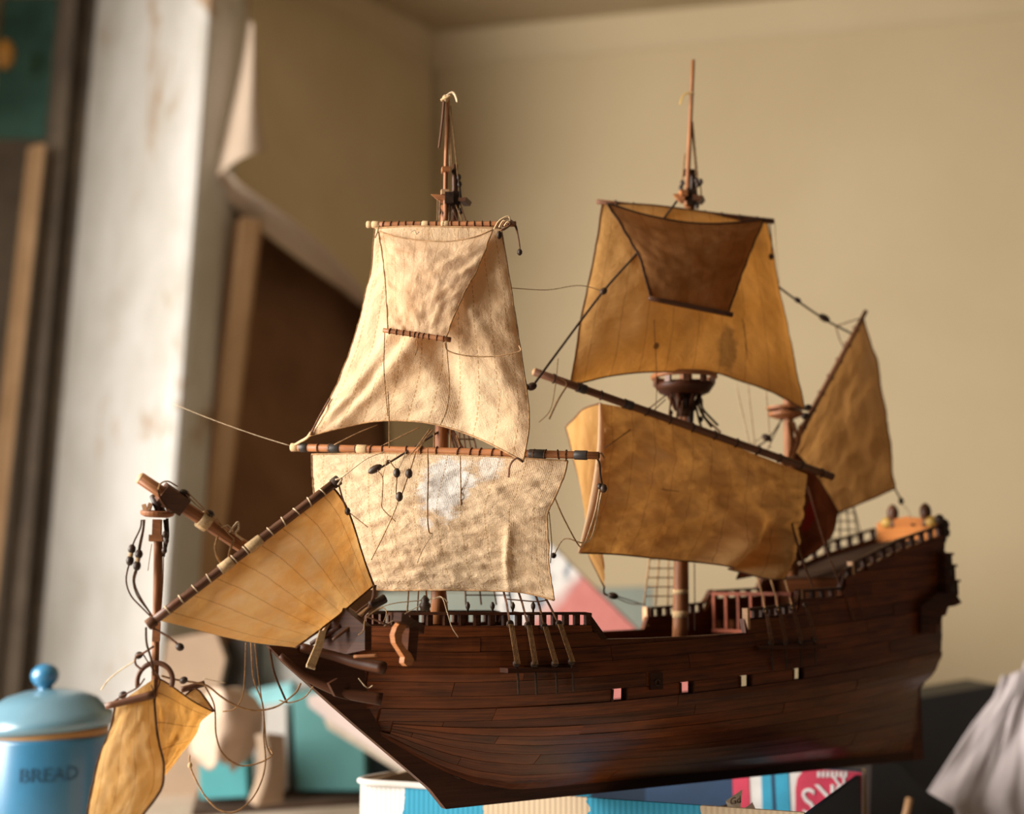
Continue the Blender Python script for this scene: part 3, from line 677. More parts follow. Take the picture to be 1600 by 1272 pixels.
# -- stem, keel, rudder
stem_edge = [(420, 1009), (447, 1037), (480, 1066), (520, 1102), (560, 1137), (600, 1171), (640, 1205), (672, 1233), (697, 1254)]
back = [(812, 1234), (760, 1228), (715, 1216), (690, 1204), (645, 1177), (600, 1148), (578, 1110), (570, 1060), (566, 1004), (500, 1010)]
g = G(); q = [SP(x, y, .0038) for x, y in stem_edge]; zk = 1.05+KZ
q[-1].z = zk; kb = SP(812, 1240, .0035); kb.z = zk
g.plate(q+[kb]+[SP(x, y, .0035) for x, y in back], -BX*.007); part('stem', g, M['keel'])
g = G(); e = arcspline([SP(x, y, 0) for x, y in stem_edge], 30); g.grid([[p+BX*.0032-AX*.0012, p+BX*.0032+AX*.001, p-BX*.0032+AX*.001, p-BX*.0032-AX*.0012, p+BX*.0032-AX*.0012] for p in e]); part('stem_lit_edge', g, M['spar'], label='strip along the cutwater, its lit edge painted as lighter wood')  # added strip of lighter wood paints the lit cutting edge
g = G(); g.plate([SH(.06, .0035, KZ), SH(TS+.004, .0035, KZ), SH(TS+.004, .0035, -.148), SH(.06, .0035, -.152)], -BX*.007); part('keel', g, M['keel'])
g = G(); g.plate([SH(TS-.012, .004, KZ), SH(TS+.004, .004, KZ), SH(TS+.004, .004, -.075), SH(TS-.004, .004, -.075)], -BX*.008); part('sternpost', g, M['keel'])
rd = [tz(x, y, .003) for x, y in ((1409, 1162), (1434, 1160), (1437, 1100), (1434, 1066), (1424, 1056), (1413, 1062), (1412, 1090), (1408, 1096))]
g = G(); g.plate([SH(t, .003, z) for t, z in rd], -BX*.006); rud = part('rudder', g, M['keel'])
for py in (1100, 1140):
    t, z = tz(1410, py, .003); g = G(); g.box(SH(t, 0, z), AX*.008, BX*.0045, UP*.0016); part('hinge', g, M['ropedark'], rud)

# -- decks and bulkheads
def deck(name, t0, t1, zf, w=.92, n=14, mat='deck'):
    g = G(); rows = []
    for i in range(n+1):
        t = lerp(t0, t1, i/n); z = zf(t); b = max(.002, hb(t, z)-.0046); rows.append([SH(t, s*b, z+.0012*(1-s*s)) for s in (-1, -.5, 0, .5, 1)])
    g.grid(rows); g.uv = [(p.x, p.y) for p in g.v]; return part(name, g, M[mat], hull)
tq0 = PR[9][0] if False else tz(1158, 967, .06)[0]; tq1 = tz(1250, 936, .057)[0]; tp0 = tz(1324, 903, .045)[0]; tf1 = tz(914, 976, .058)[0]
deck('forecastle_deck', -.05, tf1, lambda t: ztop(t)-.004)
deck('waist_deck', tf1-.01, tq0+.01, lambda t: ztop(.15)-.030)
deck('quarter_deck', tq0, tq1+.02, lambda t: ztop(tq0+.02)-.024)
deck('half_deck', tq1, tp0+.01, lambda t: ztop(tq1+.02)-.020)
deck('poop_deck', tp0, TS, lambda t: ztop(t)-.004, mat='deck')
def bulkhead(name, t, z0, z1, mat='matte'):
    g = G(); b0, b1 = hb(t, z0)-.004, hb(t, z1)-.004; g.plate([SH(t, -b0, z0), SH(t, b0, z0), SH(t, b1, z1), SH(t, -b1, z1)], AX*.003); return part(name, g, M[mat], hull)
bulkhead('forecastle_bulkhead', tf1-.012, ztop(.15)-.030, ztop(tf1-.012)-.004)
qb = bulkhead('quarter_bulkhead', tq0+.004, ztop(.15)-.030, ztop(tq0+.02)-.024)
bulkhead('half_bulkhead', tq1+.004, ztop(tq0+.02)-.026, ztop(tq1+.02)-.020)
bulkhead('poop_bulkhead', tp0+.004, ztop(tq1+.02)-.022, ztop(tp0+.004)-.004)

# -- open rails
def rail(name, t0, t1, side, h, npost, zf=ztop, thick=.0022, mat='rail', postw=.0022, label=None, inward=0.0, mid=False):
    ts = [lerp(t0, t1, i/24) for i in range(25)]; g = G(); rows = []
    for t in ts:
        z = zf(t)+h; b = hb(t, zf(t))-.0018-inward; w_ = .0028
        rows.append([SH(t, side*(b+w_), z-thick), SH(t, side*(b+w_), z), SH(t, side*(b-w_), z), SH(t, side*(b-w_), z-thick), SH(t, side*(b+w_), z-thick)])
    g.grid(rows, su=t1-t0, sv=.02); n = len(g.v); g.f += [(0, 1, 2, 3), (n-2, n-3, n-4, n-5)]; r = part(name, g, M[mat], ship, label=label)
    for i in range(npost):
        t = lerp(t0+postw, t1-postw, i/(npost-1)); z = zf(t); b = hb(t, z)-.0018-inward
        g = G(); g.box(SH(t, side*b, z+(h-thick)/2), AX*postw, BX*.0018, UP*(h-thick)/2); part('rail_post', g, M[mat], r)
    return r
tfa = tz(575, 958, .05)[0]
RH = .0098
for side in (1, -1):
    rail('forecastle_rail', -.045, tf1-.001, side, RH, 15)
    rail('quarter_rail', tq0+.001, tq1-.001, side, .0085, 8)
    rail('half_deck_rail', tq1+.001, tp0-.002, side, .0078, 6)
    rail('poop_rail', tp0+.002, TS-.002, side, .0105, 10 if side > 0 else 9)
# stepped ends of the bulwarks
for side in (1, -1):
    for t, z0, z1 in ((tq0, ztop(tq0-.004), ztop(tq0+.003)+.0085), (tq1, ztop(tq1-.003), ztop(tq1+.003)+.0078), (tp0, ztop(tp0-.003), ztop(tp0+.003)+.010)):
        b = hb(t, z0)-.0018; g = G(); g.box(SH(t-.0005, side*b, (z0+z1)/2), AX*.0014, BX*.0032, UP*(z1-z0)/2); part('bulwark_end', g, M['pale'], ship, label='end face of a bulwark step, painted pale as if lit')  # pale wood paints in the light on the end faces
    a, b_ = tf1+.0006, tz(937, 998, .063)[0]; za, zb = ztop(a)+RH, ztop(b_)
    g = G(); ba = hb(a, za)-.0018; bb = hb(b_, zb)-.0018
    g.plate([SH(a-.001, side*(ba+.003), za), SH(b_+.001, side*(bb+.003), zb), SH(b_-.005, side*(bb+.003), zb), SH(a-.004, side*(ba+.003), za-.008)], BX*(-side)*.006); part('bulwark_end', g, M['rail'], ship)
# athwartships rail and ladder at the break of the quarter deck
tt = tq1-.004; z0 = ztop(tq1-.01)-.016; z1 = tz(1185, 928, 0)[1]
g = G(); g.box(SH(tt, 0, z1), AX*.002, BX*.052, UP*.0016); ar = part('cross_rail', g, M['redwood'], ship, label='reddish cross rail at the quarter deck')
for i in range(7):
    g = G(); g.box(SH(tt, -.050+i*.0167, (z0+z1)/2), AX*.0014, BX*.0016, UP*(z1-z0)/2); part('rail_post', g, M['redwood'], ar)
g = G(); g.box(SH(tt, 0, z0-.002), AX*.002, BX*.052, UP*.0014); part('lower_rail', g, M['redwood'], ar)
# bitts on the fore rail
for px in (736, 768, 796, 826):
    t, z = tz(px, 955, .056); c = SH(t, hb(t, z)-.0018, z-.001); g = G(); g.lathe(c, UP, [(0, .0007), (.002, .0008), (.0035, .0016), (.0055, .0018), (.0068, .0012), (.0078, .0006)], 8); part('belaying_pin', g, M['block'], ship, True)

# -- head of the ship
def bar(pts, r, name, mat='rail', parent=ship, sm=True, label=None, n=8):
    g = G(); P = spline(pts, 6*(len(pts)-1)+1); m = len(P); rr = [r[0]+(r[1]-r[0])*i/(m-1) for i in range(m)] if isinstance(r, tuple) else r
    g.tube(P, rr, n); return part(name, g, M[mat], parent, sm, label)
bar([SP(438, 1024, .007), SP(480, 1058, .013), SP(535, 1082, .027), SP(597, 1093, .042)], (.0022, .0046), 'lower_cheek', 'keel')
bar([SP(470, 1012, .004), SP(520, 1024, .016), SP(560, 1036, .032), SP(600, 1044, .050)], (.0034, .0046), 'upper_cheek', 'keel')
bar([SP(553, 1026, .044), SP(590, 1024, .056)], .0012, 'hull_peg', 'spar')
g = G(); g.plate([SP(502, 1012, .018), SP(512, 980, .022), SP(536, 950, .030), SP(570, 978, .046), SP(570, 1016, .048), SP(540, 1022, .035)], V((.004, .006, 0))); part('beakhead_board', g, M['rail'], ship, label='reddish board closing the bow')
for pts in ([(500, 1008), (507, 985), (516, 972), (524, 966)], [(520, 1012), (525, 990), (521, 975), (514, 968)]):
    bar([SP(x, y, .022) for x, y in pts], .0016, 'head_timber', 'pale')
bar([SP(486, 1006, .012), SP(505, 994, .02), SP(532, 978, .03)], .0016, 'head_rail', 'rail')
g = G(); q = [SP(x, y, .030) for x, y in ((500, 985), (510, 985), (504, 1012), (492, 1044), (479, 1040), (492, 1010))]; g.plate(q, BX*-.0012); gm = part('gammoning', g, M['tanband'], ship, label='frayed band of brown thread hanging at the bow')
g = G(); g.tube([SP(479, 1041, .0305), SP(492, 1045, .0305)], .0009, 6); part('frayed_end', g, M['ropelight'], gm)
g = G(); q = [(514, 1068), (528, 1060), (548, 1066), (546, 1094), (524, 1088)]; q = [SP(x, y, .030) for x, y in q]; g.plate(q, BX*-.004); part('hawse_block', g, M['keel'])
# cathead and carved knee
a = SP(621, 964, .086); b = SP(657, 984, .058); d = (b-a); x = d.normalized(); y = x.cross(UP).normalized(); zc_ = y.cross(x)
g = G(); g.box((a+b)/2, d/2, y*.0030, zc_*.0030); cat_ = part('cathead', g, M['rail'])
kn = [(628, 970), (638, 974), (632, 985), (627, 994), (628, 1004), (634, 1013), (642, 1021), (647, 1031), (643, 1040), (636, 1041), (631, 1036), (632, 1027), (625, 1016), (618, 1005), (616, 992), (620, 980)]
g = G(); g.plate([SP(x_, y_, .079) for x_, y_ in kn], -BX*.005-AX*.001); part('carved_knee', g, M['spar'], cat_, label='lighter scroll shaped knee')
g = G(); g.plate([SP(x_, y_, .074) for x_, y_ in ((640, 976), (655, 982), (650, 1034), (636, 1030))], -BX*.010); part('knee_plate', g, M['rail'], cat_)
# timberhead carving, stowed fittings and loops of rope above the bow
g = G(); g.lathe(SP(664, 955, .052), UP, [(0, .0035), (.002, .0035), (.003, .0042), (.005, .0042), (.0065, .0028), (.008, .0034), (.010, .002), (.0115, .0008)], 8); part('timberhead', g, M['block'], ship, True)
bar([SP(578, 946, .03), SP(592, 940, .03), SP(601, 935, .03)], (.0030, .0036), 'stowed_block', 'block')
bar([SP(520, 1000, .035), SP(556, 972, .035), SP(580, 948, .033)], .0012, 'stowed_peg', 'spardark')
bar([SP(562, 962, .035), SP(575, 952, .03)], .0018, 'stowed_peg', 'pale')
rope([SP(580, 950, .03), SP(584, 930, .03), SP(586, 914, .03)], .0014, 'ropebrown')
rope([SP(572, 960, .03), SP(610, 944, .04), SP(660, 938, .045), SP(690, 934, .05), (SP(700, 942, .05))], .0004, 'ropelight')
rope([SP(676, 936, .05), SP(690, 933, .055), SP(698, 955, .064), SP(706, 980, .07), SP(716, 996, .074)], .0003, 'ropelight')
rope([SP(560, 992, .05), SP(568, 985, .05), SP(572, 966, .045), SP(596, 950, .045), SP(604, 958, .05), SP(598, 975, .055)], .0004, 'rope')
rope([SP(572, 963, .05), SP(600, 974, .055), SP(612, 978, .056)], .0007, 'ropebrown')
rope([SP(600, 978, .05), SP(640, 955, .05), SP(660, 945, .05)], .0003, 'ropelight')
rope([SP(560, 1060, .045), SP(570, 1072, .05), SP(576, 1075, .05), SP(582, 1071, .052)], .0003, 'ropelight')

# -- channels, deadeyes and lanyards
def channel(x0, x1, y, p, ups, lows, matl='rope'):
    a, b = SP(x0, y, p), SP(x1, y-1, p); g = G(); g.box((a+b)/2-BX*.004, (b-a)/2, BX*.0055, UP*.0016); ch = part('channel', g, M['rail'])
    for (ux, uy), (lx, ly) in zip(ups, lows):
        u, l = SP(ux, uy, p-.003), SP(lx, ly, p)
        for c in (u, l):
            g = G(); g.lathe(c-BX*.0013, BX, [(0, .0022), (.0005, .0029), (.0021, .0029), (.0026, .0022)], 12); part('deadeye', g, M['block'], ch, True)
        for k in (-1.4, -.5, .5, 1.4):
            g = G(); g.tube([u+AX*k*.0014+BX*.0016, l+AX*k*.0014+BX*.0016], .00035, 5); part('lanyard', g, M[matl], ch, True)
        g = G(); g.tube([l, l-UP*.010-BX*.001+AX*.002, l-UP*.022-BX*.0015+AX*.003], .0009, 6); part('chain_plate', g, M['ropedark'], ch, True)
    return ch
FU = [(797, 975), (825, 977), (850, 979), (873, 975)]; FL = [(807, 1037), (835, 1038), (867, 1037), (893, 1034)]
channel(792, 902, 1048, .081, FU, FL)
MU = [(1196, 955), (1216, 953), (1238, 950), (1258, 946)]; ML = [(1204, 1006), (1226, 1004), (1250, 1001), (1272, 998)]
channel(1185, 1290, 1012, .079, MU, ML, 'ropebrown')
mastF = W(690, 640, 1.0); mastM = W(1072, 650, 1.139)
for (ux, uy), (sx_, sy_) in zip(FU, ((787, 924), (810, 924), (836, 928), (850, 930))):
    u = SP(ux, uy, .078); m = W(sx_, sy_, .984); rope([u, m, W(sx_+(690-sx_)*.3, sy_-85, 1.0), mastF], .0009, 'ropebrown', 'shroud', n=10)
rope([W(790, 936, .975), W(813, 938, .975), W(838, 940, .975), W(853, 938, .975)], .0005, 'ropebrown', 'ratline')
rope([SP(802, 956, .072), SP(822, 958, .072), SP(846, 960, .072)], .0004, 'ropebrown', 'ratline')
for (ux, uy) in MU[:3]:
    u = SP(ux, uy, .078); rope([u, W(ux-10, 912, 1.165), W(ux-50, 800, 1.17), mastM], .0008, 'rope', 'shroud', n=10)
rope([SP(1228, 778, .03), SP(1246, 850, .06), SP(1270, 918, .068)], .0011, 'ropebrown', 'shroud')
rope([SP(1262, 760, .02), SP(1292, 860, .045), SP(1330, 960, .055)], .0006, 'ropebrown', 'shroud')
rope([SP(1300, 880, .045), SP(1320, 930, .055), SP(1335, 970, .06)], .0008, 'ropebrown', 'shroud'); rope([SP(1322, 872, .045), SP(1340, 930, .055), SP(1350, 965, .06)], .0006, 'ropebrown', 'shroud')
# ladders of rope on the far side
def ratlines(bx0, bx1, by, tx0, tx1, ty, n, nr, p, mat='rope'):
    g = G()
    bot = [SP(lerp(bx0, bx1, i/(n-1)), by, p) for i in range(n)]; top = [SP(lerp(tx0, tx1, i/(n-1)), ty, p*.55) for i in range(n)]
    for a, b in zip(bot, top): g.tube([a, b], .0008, 5)
    for r in range(1, nr):
        f = r/nr; g.tube([a.lerp(b, f) for a, b in zip(bot, top)], .0006, 5)
    return part('ratlines', g, M[mat], ship, True, kind='stuff')
ratlines(1006, 1062, 946, 1024, 1056, 800, 4, 10, -.055); ratlines(728, 800, 945, 716, 730, 640, 4, 20, -.05, 'ropebrown')
ratlines(1296, 1346, 868, 1304, 1328, 760, 4, 8, -.045, 'ropedark')
rope([SP(1328, 770, -.03), SP(1346, 836, -.04)], .0006, 'ropedark')
for x0 in (1075, 1085): rope([SP(x0, 880, -.01), SP(x0+1, 985, -.01)], .0005, 'ropedark')
rope([SP(640, 900, -.03), SP(636, 958, -.03)], .0007, 'rope'); rope([SP(655, 900, -.03), SP(652, 955, -.03)], .0007, 'rope'); rope([SP(665, 915, -.01), SP(668, 955, -.01)], .0008, 'rope'); rope([SP(694, 915, .0), SP(698, 955, 0)], .0012, 'ropelight')

# -- stern carving
def STB(x, y, t=.5655): return ST(x, y, t)
tg = TS+.004
for i, (y0_, y1_, x0_, x1_) in enumerate(((866, 882, 1466, 1482), (884, 906, 1466, 1488), (908, 930, 1468, 1493))):
    c = SP((x0_+x1_)/2, (y0_+y1_)/2, .045); g = G(); hw = (x1_-x0_)/2*1.27/2000; hh = (y1_-y0_)/2*1.27/2000
    g.box(c, AX*hw*1.1, BX*.006, UP*hh); gl = part('gallery_tier', g, M['rail'])
    g = G(); g.box(c+BX*.0062, AX*hw*.5, BX*.0006, UP*hh*.6); part('gallery_window', g, M['block'], gl)
    g = G(); g.box(c+UP*hh, AX*hw*1.35, BX*.0075, UP*.0012); part('gallery_moulding', g, M['rail'], gl)
g = G(); q = [(1440, 948), (1466, 926), (1494, 928), (1503, 942), (1492, 947), (1470, 950)]; q = [SP(x, y, .052) for x, y in q]; g.plate(q, -BX*.014); part('gallery_floor', g, M['rail'])
for q in ([(1440, 948), (1482, 948), (1478, 962), (1440, 964)], [(1440, 962), (1472, 962), (1469, 976), (1440, 976)], [(1440, 974), (1465, 974), (1462, 990), (1440, 990)]):
    g = G(); g.plate([SP(x, y, .050) for x, y in q], -BX*.012); part('gallery_bracket', g, M['rail'])
bead(SP(1478, 872, .046), .0042, st=1.4, name='gallery_finial', mat='block')
for x, y, r in ((1468, 812, .005), (1475, 820, .0055), (1477, 832, .005), (1473, 843, .004)): bead(SP(x, y, .042), r, st=1.1, name='stern_scroll', mat='block')
# taffrail panel with orange light painted in, two ball finials on gilt scrolls
zt = ztop(TS-.004); b = hb(TS, zt)-.004
g = G(); g.plate([SH(TS-.003, -b, zt-.004), SH(TS-.003, b, zt-.004), SH(TS-.002, b*.96, zt+.016), SH(TS-.002, 0, zt+.021), SH(TS-.002, -b*.96, zt+.016)], AX*.003); tf = part('taffrail', g, M['orange'], ship, label='taffrail across the stern with orange light painted into its wood')
bead(ST(1425, 820, TS-.005), .0015, BX, 1, 'block', 'taffrail_peg', tf)
for x, y in ((1395, 803), (1446, 801)):
    c = ST(x, y, TS); g = G(); g.lathe(c-UP*.014, UP, [(0, .004), (.004, .0035), (.007, .003), (.009, .0048), (.014, .0058), (.018, .0055), (.021, .004), (.0235, .0015)], 12); fn = part('stern_finial', g, M['spardark'], ship, True)
    g = G(); c2 = ST(x-9 if x < 1420 else x+10, y+14, TS-.001); g.lathe(c2-BX*.007, BX, [(0, .002), (.003, .0045), (.007, .006), (.011, .0045), (.014, .002)], 10); part('gilt_scroll', g, M['gold'], fn, True, 'gilt scroll beside the finial')
# ------------------------------------------------------------------ masts, spars
def spar(name, pts, r, mat='spar', parent=ship, n=12, label=None):
    g = G(); P = spline(pts, max(8, 6*(len(pts)-1)+1)); m = len(P); rr = [r[0]+(r[1]-r[0])*i/(m-1) for i in range(m)] if isinstance(r, tuple) else r
    g.tube(P, rr, n); return part(name, g, M[mat], parent, True, label)
def cuff(a, b, f, wdt, r, mat, parent, name='band'):
    a, b = V(a), V(b); c = a.lerp(b, f); d = (b-a).normalized(); g = G()
    g.tube([c-d*wdt/2, c-d*wdt/2*.9, c+d*wdt/2*.9, c+d*wdt/2], [r*.9, r, r, r*.9], 10); return part(name, g, M[mat], parent, True)
def lash(a, b, fs, r, parent, mat='ropebrown', th=.0006):
    a, b = V(a), V(b); d = (b-a).normalized()
    for f in fs:
        g = G(); dd = (d+V((random.uniform(-.25, .25), 0, random.uniform(-.2, .2)))).normalized(); g.ring(a.lerp(b, f), dd, r+th*.5, th, 8, 4); part('lashing', g, M[mat], parent, True)

# foremast
fm = spar('foremast', [W(684, 975, 1.003), W(690, 690, 1.003), W(694, 420, 1.003), W(697, 322, 1.003)], (.0060, .0042), label='upright foremast behind the cream sails')
spar('topmast_pole', [W(696, 348, .995), W(696.5, 265, .995), W(700, 150, .995)], (.0019, .0015), 'spar', fm)
spar('mast_head', [W(711, 345, 1.0), W(711, 258, 1.0)], (.0026, .0024), 'spardark', fm)
spar('broken_spar', [W(694, 157, .993), W(691, 190, .993), W(686, 231, .993)], (.0011, .0009), 'spardark', fm)
def blockbox(x0, y0, x1, y1, y, dep, name, mat, parent, tilt=0):
    c = W((x0+x1)/2, (y0+y1)/2, y); hx = abs(x1-x0)/2*y/FPX; hz = abs(y1-y0)/2*y/FPX; g = G()
    ax = V((math.cos(tilt), .15, math.sin(tilt))).normalized(); az = V((-math.sin(tilt), 0, math.cos(tilt)))
    g.box(c, ax*hx, V((-.15, 1, 0)).normalized()*dep, az*hz); return part(name, g, M[mat], parent)
blockbox(690, 262, 703, 270, .995, .004, 'mast_collar', 'spar', fm)
blockbox(689, 297, 701, 305, .994, .003, 'mast_collar', 'pale', fm)
g = G(); g.plate([W(672, 303, .992), W(697, 305, .992), W(697, 312, .992), W(682, 310, .992)], (.004, .014, 0)); part('crosstree', g, M['spar'], fm)
g = G(); g.plate([W(716, 309, .992), W(729, 308, .992), W(726, 314, .992), W(716, 314, .992)], (.004, .014, 0)); part('crosstree', g, M['spardark'], fm)
blockbox(694, 302, 708, 320, .995, .005, 'mast_cap', 'block', fm); blockbox(706, 300, 717, 328, 1.0, .004, 'mast_cap', 'block', fm)
for x, y in ((717, 277), (718, 288), (709, 268), (715, 318), (720, 330), (686, 332)): bead(W(x, y, .998), .0019, st=1.5, name='deadeye', parent=fm)
for x0, y0, x1, y1, m_ in ((704, 165, 715, 275, 'rope'), (702, 180, 706, 262, 'rope'), (701, 200, 703, 262, 'ropelight'), (717, 280, 720, 310, 'ropedark'), (684, 308, 683, 352, 'rope'), (687, 310, 686, 350, 'ropelight'), (702, 315, 701, 348, 'ropelight'), (712, 320, 722, 345, 'rope'), (705, 320, 716, 347, 'ropebrown'), (718, 315, 728, 345, 'ropebrown'), (686, 322, 692, 334, 'ropebrown')):
    rope([W(x0, y0, .996), W(x1, y1, .994)], .0005 if m_ != 'ropedark' else .0009, m_)
rope([W(698, 150, .993), W(706, 145, .993), (W(711, 148, .992)), W(715, 159, .991)], .0011, 'ropelight'); rope([W(689, 157, .993), W(698, 153, .992), W(704, 150, .993)], .0012, 'tanband')
bead(W(696, 155, .994), .0028, name='mast_lashing', mat='tanband', parent=fm)

# mainmast with its basket top
mm = spar('mainmast', [W(1062, 1010, 1.139), W(1066, 800, 1.139), W(1071, 640, 1.139), W(1075, 420, 1.139), W(1078, 318, 1.139)], (.0068, .0045), label='upright mainmast behind the ochre sails')
for py, h in ((960, .006), (925, .004)):
    c0 = W(1063+(960-py)*.02, py, 1.139); g = G(); g.tube([c0-UP*h*.5, c0+UP*h*.5], .0070, 12); part('mast_band', g, M['tanband'], mm, True)
spar('topmast_pole', [W(1073, 322, 1.13), W(1075, 270, 1.13), W(1083, 94, 1.13)], (.0026, .0017), 'spar', mm)
spar('mast_head', [W(1082, 322, 1.137), W(1083, 268, 1.137)], (.0030, .0028), 'block', mm)
blockbox(1068, 266, 1088, 274, 1.134, .004, 'mast_collar', 'block', mm); blockbox(1062, 298, 1073, 308, 1.126, .004, 'mast_collar', 'spar', mm)
g = G(); g.plate([W(1051, 303, 1.124), W(1070, 302, 1.124), W(1070, 312, 1.124), W(1060, 311, 1.124)], (.004, .014, 0)); part('crosstree', g, M['spar'], mm)
g = G(); g.plate([W(1082, 303, 1.124), W(1099, 306, 1.124), W(1094, 313, 1.124), W(1082, 312, 1.124)], (.004, .014, 0)); part('crosstree', g, M['spardark'], mm)
blockbox(1070, 296, 1086, 322, 1.132, .005, 'mast_cap', 'block', mm)
for x, y in ((1090, 288), (1095, 284), (1088, 282), (1066, 286), (1064, 294), (1089, 322)): bead(W(x, y, 1.13), .0021, st=1.5, name='deadeye', parent=mm)
for x0, y0, x1, y1 in ((1082, 190, 1091, 290), (1081, 200, 1088, 275), (1070, 240, 1065, 292), (1094, 284, 1096, 310), (1088, 290, 1089, 308)): rope([W(x0, y0, 1.131), W(x1, y1, 1.13)], .0007, 'rope')
rope([W(1080, 146, 1.128), W(1072, 146, 1.128), W(1066, 152, 1.128), W(1063, 163, 1.128)], .0008, 'gold'); bead(W(1081, 147, 1.13), .0022, name='mast_lashing', mat='tanband', parent=mm)
tc = W(1069, 600, 1.139)
Rt = 49*1.139/FPX
top = None
g = G(); g.ring(tc+UP*.0065, UP, Rt, .0023, 40, 8); top = part('main_top', g, M['spar'], mm, True, label='round basket top under the ochre topsail')
g = G(); g.lathe(tc-UP*.010, UP, [(0, Rt*.62), (.002, Rt*.80), (.007, Rt*.93), (.0105, Rt*.90), (.0105, Rt*.80), (.004, Rt*.6)], 36); part('top_bowl', g, M['rail'], top, True)
for k in range(10):
    a = k*math.pi/5+.25; p = tc+V((math.cos(a), math.sin(a), 0))*Rt*.95; g = G(); g.box(p+UP*.003, V((-math.sin(a), math.cos(a), 0))*.0026, V((math.cos(a), math.sin(a), 0))*.0016, UP*.0042); part('top_bracket', g, M['spardark'], top)
for k in range(6):
    a = k*math.pi/3; p = tc-UP*.010+V((math.cos(a), math.sin(a), 0))*Rt*.5; g = G(); g.tube([p, tc-UP*.024+V((math.cos(a), math.sin(a), 0))*.007], .0022, 6); part('top_strut', g, M['rail'], top, True)
g = G(); g.tube([tc-UP*.03, tc-UP*.006], [.0075, .0095], 10); part('mast_head', g, M['block'], mm, True)
for x in (1045, 1057, 1064): rope([W(x+4, 612, 1.13), W(x, 660, 1.125)], .0009, 'ropebrown'); 
spar('mast_head', [W(1079, 625, 1.135), W(1078, 668, 1.135)], (.0036, .003), 'block', mm)
for pts in ([(1088, 622), (1096, 645), (1112, 668)], [(1094, 622), (1099, 640), (1122, 665)], [(1086, 630), (1092, 655), (1096, 668)]): rope([W(x, y, 1.14) for x, y in pts], .0011, 'ropedark')
rope([W(1096, 622, 1.15), W(1100, 650, 1.15), W(1126, 676, 1.15)], .0012, 'ropelight')
for x, y in ((1091, 628), (1095, 655), (1048, 645)): bead(W(x, y, 1.138), .0022, name='deadeye', parent=mm)
for x0, x1 in ((1150, 1172), (1168, 1180), (1196, 1204)): rope([W(x0, 600, 1.19), W(x1, 700, 1.20)], .0006, 'ropelight')
rope([W(1012, 640, 1.115), W(1040, 618, 1.12)], .0006, 'ropebrown')

# mizzenmast
zm = spar('mizzenmast', [W(1238, 900, 1.215), W(1234, 740, 1.215), W(1231, 600, 1.215)], (.0058, .0045), 'spar', label='mizzenmast at the stern end')
tcm = W(1228, 645, 1.215); g = G(); g.lathe(tcm-UP*.006, UP, [(0, .008), (.003, .0165), (.006, .0165), (.006, .008), (.009, .008), (.009, .0185), (.0115, .0185), (.0115, .006)], 24); part('mizzen_top', g, M['spar'], zm, False, label='double disc top of the mizzenmast')
for pts in ([(1240, 660), (1246, 690), (1234, 712)], [(1250, 665), (1248, 692), (1236, 716)], [(1232, 660), (1236, 690), (1232, 716)]): rope([W(x, y, 1.205) for x, y in pts], .0018, 'spar')
rope([W(1180, 700, 1.2), W(1202, 684, 1.2), W(1222, 655, 1.205)], .0008, 'ropedark'); bead(W(1198, 684, 1.2), .0034, (1, 0, -.5), 1.5); rope([W(1150, 708, 1.2), W(1196, 680, 1.2)], .0004, 'ropelight'); rope([W(1198, 705, 1.2), W(1218, 664, 1.2)], .0005, 'ropebrown')

# bowsprit
b0, b1 = SP(560, 974, 0), SP(219, 747, 0)
bs = spar('bowsprit', [b0, b1], (.0064, .0042), 'spar', label='stout bowsprit rising ahead of the bow'); L_ = (b1-b0).length
g = G(); g.bead(b1, .0042, b1-b0, .5, 12); part('spar_tip', g, M['pale'], bs, True)
d = (b1-b0).normalized(); sd = V((0, 1, 0)) - d*d.y; sd.normalize(); nn_ = d.cross(sd)
c = SP(270, 780, 0); g = G(); g.box(c, d*.0095, sd*.0066, nn_*.0066); part('cap_block', g, M['spardark'], bs)
cuff(b0, b1, (SP(320, 813, 0)-b0).length/L_, .008, .0068, 'tanband', bs)
bead(SP(289, 771, .004)-nn_*0, .0026, d, 1.6, parent=bs); bead(SP(328, 803, .004), .0028, d, 1.3, parent=bs)
for pts in ([(289, 771), (308, 790), (326, 803)], [(293, 769), (312, 788), (330, 806)], [(330, 803), (345, 822), (372, 838)], [(338, 810), (352, 828), (366, 842)]): rope([SP(x, y, .006) for x, y in pts], .0004, 'rope')
rope([SP(247, 772, .006), SP(250, 757, .006), SP(262, 752, .006), SP(278, 760, .006)], .0006, 'rope'); rope([SP(246, 765, .006), SP(252, 782, .006), SP(262, 796, .006)], .0008, 'ropebrown')
rope([SP(340, 838, .004), SP(336, 856, .004), SP(340, 872, .004), SP(348, 884, .004)], .0009, 'rope'); rope([SP(366, 842, .004), SP(360, 858, .006), SP(356, 876, .006)], .0010, 'rope')
rope([SP(358, 832, .006), SP(366, 822, .006), SP(372, 816, .006), SP(373, 826, .006), SP(368, 834, .006), SP(380, 844, .006)], .0008, 'ropelight')
rope([SP(346, 824, .006), SP(356, 821, .006), SP(364, 830, .006)], .0005, 'ropelight')

